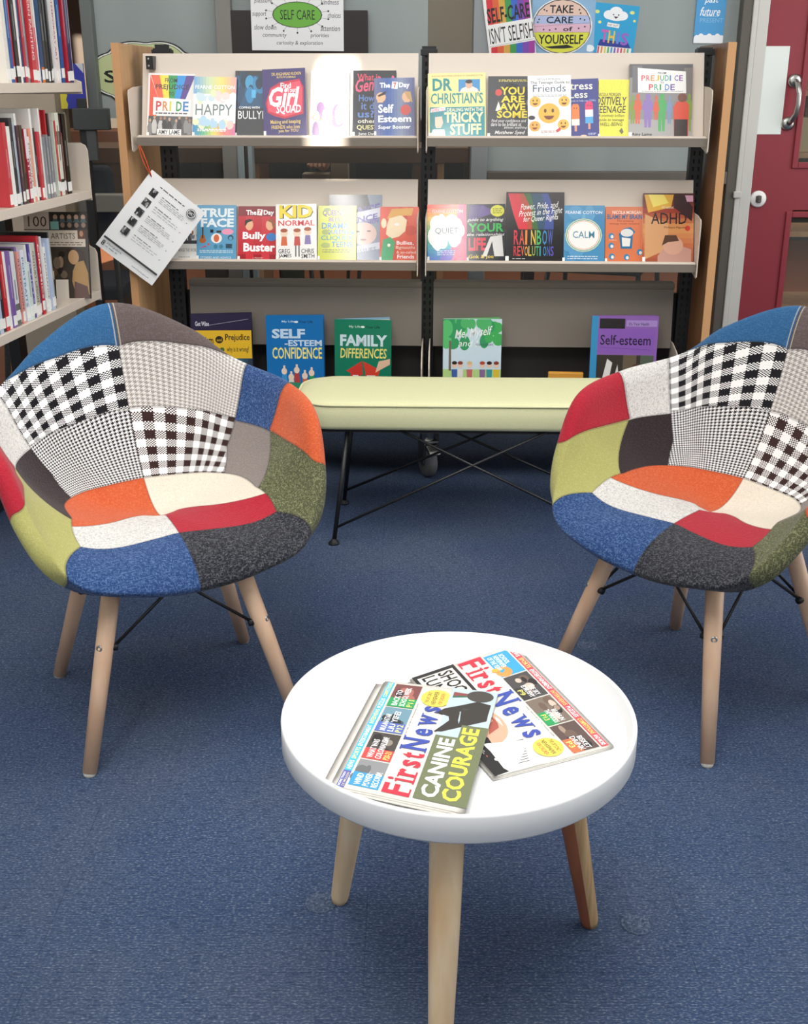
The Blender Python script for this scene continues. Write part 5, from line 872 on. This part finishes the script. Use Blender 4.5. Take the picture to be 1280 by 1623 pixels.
flat_card('poster', 'small blue past and future poster with white clouds, above the right end panel', 'poster', .105, .18, pa, onglass(1.088, 1.384, .5), '4f9fd6')
# cloud shaped sign
def cloudpts(k):
    pts = []; L = [(0.0, .30), (.16, .30)]; C_ = [(-.90, 1.29)]
    n = 90
    for i in range(n):
        a = 2 * math.pi * i / n; r_ = 1 + .10 * abs(math.sin(a * 4)); pts.append((.5 + .5 * k * r_ / 1.10 * math.cos(a), .5 + .5 * k * r_ / 1.10 * math.sin(a)))
    return pts
cl = [('p', cloudpts(.965), 'eef0e6'), ('p', cloudpts(.93), '1f1f22'), ('p', cloudpts(.915), 'c9d39c'), ('t', 'STRESS', .13, .38, .87, .56, '161618', .02)]
flat_card('cloud_sign', 'pale green cloud-shaped sign with a black rim behind the left beech end panel', 'sign', .43, .235, cl, onglass(-.925, 1.162, 0, PY + .0185), '1f1f22', None, cloudpts(1))
nb = [('p', [(0, 0), (.24, 0), (.28, .1), (.22, .2), (.28, .3), (.22, .4), (.28, .5), (.22, .6), (.28, .7), (.22, .8), (.28, .9), (.24, 1), (0, 1)], 'd6c83a'), ('p', [(.7, 1), (1, .78), (1, 1)], 'c9cbd0')]
flat_card('display_board', 'blue display board with a scalloped yellow border behind the left bookcase', 'board', .09, .15, nb, Matrix.Translation((-1.172, 4.30, 1.165)), '2f36a0', None, None, .01)
mb = MB(); mb.box((-1.50, 4.33, .0), (-1.245, 4.36, 1.62), M('b9ab98', .6)); mb.box((-1.245, 4.325, 0), (-1.21, 4.365, 1.62), M('8a7c66', .6)); o = mb.build('tall_cupboard', bevel=.003)
tag(o, 'beige cupboard glimpsed between the upper and middle shelves of the left bookcase', 'cupboard')
mb = MB(); mb.box((-1.165, 4.24, 1.095), (-1.04, 4.28, 1.168), M('454a4a', .4)); mb.box((-1.125, 4.25, .99), (-1.09, 4.275, 1.095), M('55595a', .4)); mb.box((-1.15, 4.255, 0.0), (-1.12, 4.285, 1.20), M('2c2c2e', .5)); mb.box((-1.165, 4.2, 0), (-1.06, 4.31, .015), M('2c2c2e', .5))
tag(mb.build('display_stand', bevel=.003), 'dark grey metal stand between the left bookcase and the cloud sign', 'stand')

# ------------------------------------------------------------------ beyond the glass
t = thing('wooden_counter', 'brown wooden counter seen through the glass between the display shelves', 'counter', (0, 5.16, 0))
MB().box((-1.9, 0, .925), (.28, .5, .99), DARKWOOD).build('counter_top', t, .004)
for x, w, c in ((-1.22, .16, DARKWOOD), (-.84, .09, M('3a2c22', .6)), (-.66, .06, PANELWOOD), (.06, .05, DARKWOOD), (.16, .03, PANELWOOD)):
    MB().box((x - w / 2, .02, 0), (x + w / 2, .4, .925), c).build('post', t, .003)
t = thing('wooden_counter', 'brown counter section seen through the glass left of the beech end panel', 'counter', (-1.33, 6.2, 0))
MB().box((-.75, 0, .93), (.35, .4, 1.02), M('8a4f2e', .5)).build('counter_top', t, .004); MB().box((-.7, .1, .43), (.3, .35, .93), M('2a211d', .7)).build('body', t)
for x in (-.66, .26): MB().box((x - .02, .12, 0), (x + .02, .16, .43), BLACKM).build('leg', t)
def chair_back(label, x, y, col, rz=0, frame='2a2a2c', zb=.50):
    t = thing('visitor_chair', label, 'chair', (x, y, 0), rz, 'chairs in the room beyond the glass')
    MB().box((-.23, -.03, zb), (.23, .03, .95), col).build('backrest', t, .03, 4); MB().box((-.23, -.45, .42), (.23, .0, .48), col).build('seat', t, .02, 3)
    for sx in (-1, 1):
        for sy, zz in ((0, .75), (-.42, .43)):
            MB().tube([(sx * .21, sy, zz), (sx * .25, sy + (.12 if sy == 0 else -.08), 0)], .012, M(frame, .4), 8).build('leg', t)
    for sx in (-1, 1): MB().tube([(sx * .25, .0, .66), (sx * .26, -.38, .66), (sx * .24, -.40, .44)], .016, PANELEDGE, 8).build('armrest', t)
    return t
chair_back('navy chair with wooden arms seen through the glass left of the beech panel', -1.37, 4.64, M('1f2238', .8), R(184), zb=.70)
chair_back('black chair seen under the middle display shelf beside the right upright', 1.02, 5.75, M('1b1a1a', .7), R(-20))
chair_back('black chair seen below the middle shelf behind the left bay', -.10, 7.3, M('1d1a19', .7), R(8))
for k, (x, y, w, h, lb) in enumerate(((-.98, 5.25, .22, .17, 'black screen left of the glazing bars, under the brown counter edge'), (.03, 5.24, .52, .17, 'wide black screen seen under the brown counter edge'), )):
    t = thing('monitor', lb, 'monitor', (x, y + .5 , 0), 0, 'screens beyond the glass')
    MB().box((-w / 2, 0, .755), (w / 2, .03, .92), M('232022', .5)).build('screen', t, .004); MB().box((-.03, .03, .70), (.03, .06, .80), BLACKM).build('stand', t); MB().box((-.09, -.03, .70), (.09, .1, .712), BLACKM).build('base', t)
t = thing('table', 'dark table carrying the screens beyond the glass', 'table', (-.3, 5.80, 0))
MB().box((-1.0, -.11, .66), (1.0, .10, .70), M('4a3a2e', .5)).build('tabletop', t, .004)
for sx in (-.92, .92):
    for sy in (-.07, .06): MB().box((sx - .025, sy - .025, 0), (sx + .025, sy + .025, .66), BLACKM).build('leg', t)
mb = MB(); mb.box((-.352, 5.72, .701), (-.27, 5.86, .93), M('b5a48c', .7)); tag(mb.build('file_box', bevel=.003), 'pale upright box file beside the hand beyond the glass', 'box file')
mb = MB(); mb.box((-.49, 5.70, .701), (-.36, 5.83, .842), M('a8977e', .7)); tag(mb.build('paper_stack', bevel=.003), 'pale stack of papers under the hand beyond the glass', 'paper')

# seated person behind the glass: dark jumper, green trousers, one hand on the papers
def skin_body(name, verts, edges, parent, mat, sub=2, root=0):
    me = bpy.data.meshes.new(name); me.from_pydata([v[:3] for v in verts], edges, []); me.materials.append(mat)
    o = bpy.data.objects.new(name, me); COL.objects.link(o); o.parent = parent
    sk = o.modifiers.new('skin', 'SKIN'); sk.use_smooth_shade = True; sb = o.modifiers.new('sub', 'SUBSURF'); sb.levels = sub; sb.render_levels = sub
    for i, v in enumerate(verts):
        s_ = me.skin_vertices[0].data[i]; r_ = v[3]; s_.radius = (r_, v[4] if len(v) > 4 else r_); s_.use_root = i == root
    return o
SKINM = M('c08a6c', .55)
p = thing('person', 'person in a dark jumper and green trousers seated at the table beyond the glass', 'person', (-.70, 6.13, 0))
V = [(0, .12, .50, .13, .11), (0, .14, .72, .13, .10), (0, .14, .95, .15, .10), (0, .13, 1.06, .06, .055), (0, .12, 1.12, .055, .055),
     (.19, .12, 1.0, .055), (.27, .02, .80, .047), (.30, -.25, .885, .038), (.285, -.36, .885, .026, .02),
     (-.19, .12, 1.0, .055), (-.26, .03, .78, .047), (-.12, -.2, .76, .036), (-.06, -.26, .75, .025),
     (.10, -.02, .50, .085), (.13, -.32, .50, .062), (.14, -.34, .26, .052), (.14, -.33, .07, .04), (.15, -.44, .04, .035),
     (-.10, -.02, .50, .085), (-.13, -.32, .50, .062), (-.14, -.34, .26, .052), (-.14, -.33, .07, .04), (-.15, -.44, .04, .035)]
Eg = [(0, 1), (1, 2), (2, 3), (3, 4), (2, 5), (5, 6), (6, 7), (7, 8), (2, 9), (9, 10), (10, 11), (11, 12), (0, 13), (13, 14), (14, 15), (15, 16), (16, 17), (0, 18), (18, 19), (19, 20), (20, 21), (21, 22)]
# head built onto the neck of the same body mesh, then fingers as short chains from the palm
k0 = len(V); V += [(0, .10, 1.20, .085, .095), (0, .09, 1.27, .08, .09), (0, .0, 1.205, .016)]; Eg += [(4, k0), (k0, k0 + 1), (k0, k0 + 2)]
for side, (hx_, hy_, hz_) in ((8, (.285, -.36, .885)), (12, (-.06, -.26, .75))):
    for f in range(4):
        k = len(V); dx = (f - 1.5) * .019; L = (.9, 1.05, 1.0, .8)[f]
        V += [(hx_ + dx, hy_ - .035, hz_ + .006, .0105), (hx_ + dx * 1.05, hy_ - .06 * L, hz_ + .001, .009), (hx_ + dx * 1.05, hy_ - .075 * L, hz_ - .018, .008)]; Eg += [(side, k), (k, k + 1), (k + 1, k + 2)]
    k = len(V); V += [(hx_ - .038, hy_ - .01, hz_ - .002, .011), (hx_ - .05, hy_ - .035, hz_ - .008, .009)]; Eg += [(side, k), (k, k + 1)]
body = skin_body('body', V, Eg, p, SKINM)
def garment(name, idx, mat, extra): 
    mp = {v: i for i, v in enumerate(idx)}; vs = [(V[i][0], V[i][1], V[i][2], V[i][3] + extra, (V[i][4] if len(V[i]) > 4 else V[i][3]) + extra) for i in idx]
    return skin_body(name, vs, [(mp[a], mp[b]) for a, b in Eg if a in mp and b in mp], p, mat)
garment('jumper', [0, 1, 2, 5, 6, 7, 9, 10, 11], M('2a2624', .9), .012)
garment('trousers', [0, 13, 14, 15, 16, 18, 19, 20, 21], M('4a5240', .9), .013)
for sx in (-1, 1): MB().box((sx * .145 - .045, -.52, .0), (sx * .145 + .045, -.26, .085), BLACK).build('shoe', p, .02, 3)
mb = MB(); mb.lathe([(.0, .125), (.05, .118), (.085, .085), (.10, .03), (.098, -.03), (.085, -.05)], M('2a1c14', .7), 24, Matrix.Translation((0, .115, 1.24)), cap=False); mb.build('hair', p)
for sx in (-1, 1): MB().lathe([(0, .008), (.006, .006), (.008, 0)], M('2a2420', .3), 12, Matrix.Translation((sx * .032, .012, 1.232)) @ Matrix.Rotation(R(90), 4, 'X'), cap=False).build('eye', p); MB().tube([(sx * .088, .10, 1.24), (sx * .095, .105, 1.22), (sx * .086, .10, 1.195)], .009, SKINM, 8).build('ear', p)
MB().tube([(-.022, .012, 1.165), (0, .005, 1.163), (.022, .012, 1.165)], .005, M('8a4a44', .6), 8).build('mouth', p)
chair_back('black chair under the seated person beyond the glass', -.70, 6.42, M('1d1a19', .7), 0)
# shelves seen through the red door's panes
t = thing('wooden_rack', 'wooden rack of boxes and papers seen through the red door panes', 'rack', (1.75, 5.1, 0))
for z in (.3, .62, .95, 1.2, 1.5): MB().box((-.35, 0, z), (.5, .35, z + .022), PANELWOOD).build('shelf', t)
for x in (-.36, .5): MB().box((x - .02, 0, 0), (x + .02, .35, 1.8), PANELWOOD).build('side_panel', t)
r = random.Random(4)
for z in (.972, 1.222):
    x = 1.42
    for i in range(5):
        w = r.uniform(.06, .13); mb = MB(); c = r.choice(['b98f62', 'c9b48c', 'a7b06a', 'd8c9a8']); mb.box((x, 5.12, z + .001), (x + w - .006, 5.4, z + r.uniform(.08, .2)), M(c, .7)); o = mb.build('storage_box', bevel=.003)
        tag(o, '%s box, %s from the left on the %s rack shelf behind the red door' % ({'b98f62': 'brown', 'c9b48c': 'straw', 'a7b06a': 'olive', 'd8c9a8': 'cream'}[c], ('first', 'second', 'third', 'fourth', 'fifth')[i], 'lower' if z < 1 else 'upper'), 'box', 'boxes on the rack behind the red door'); x += w
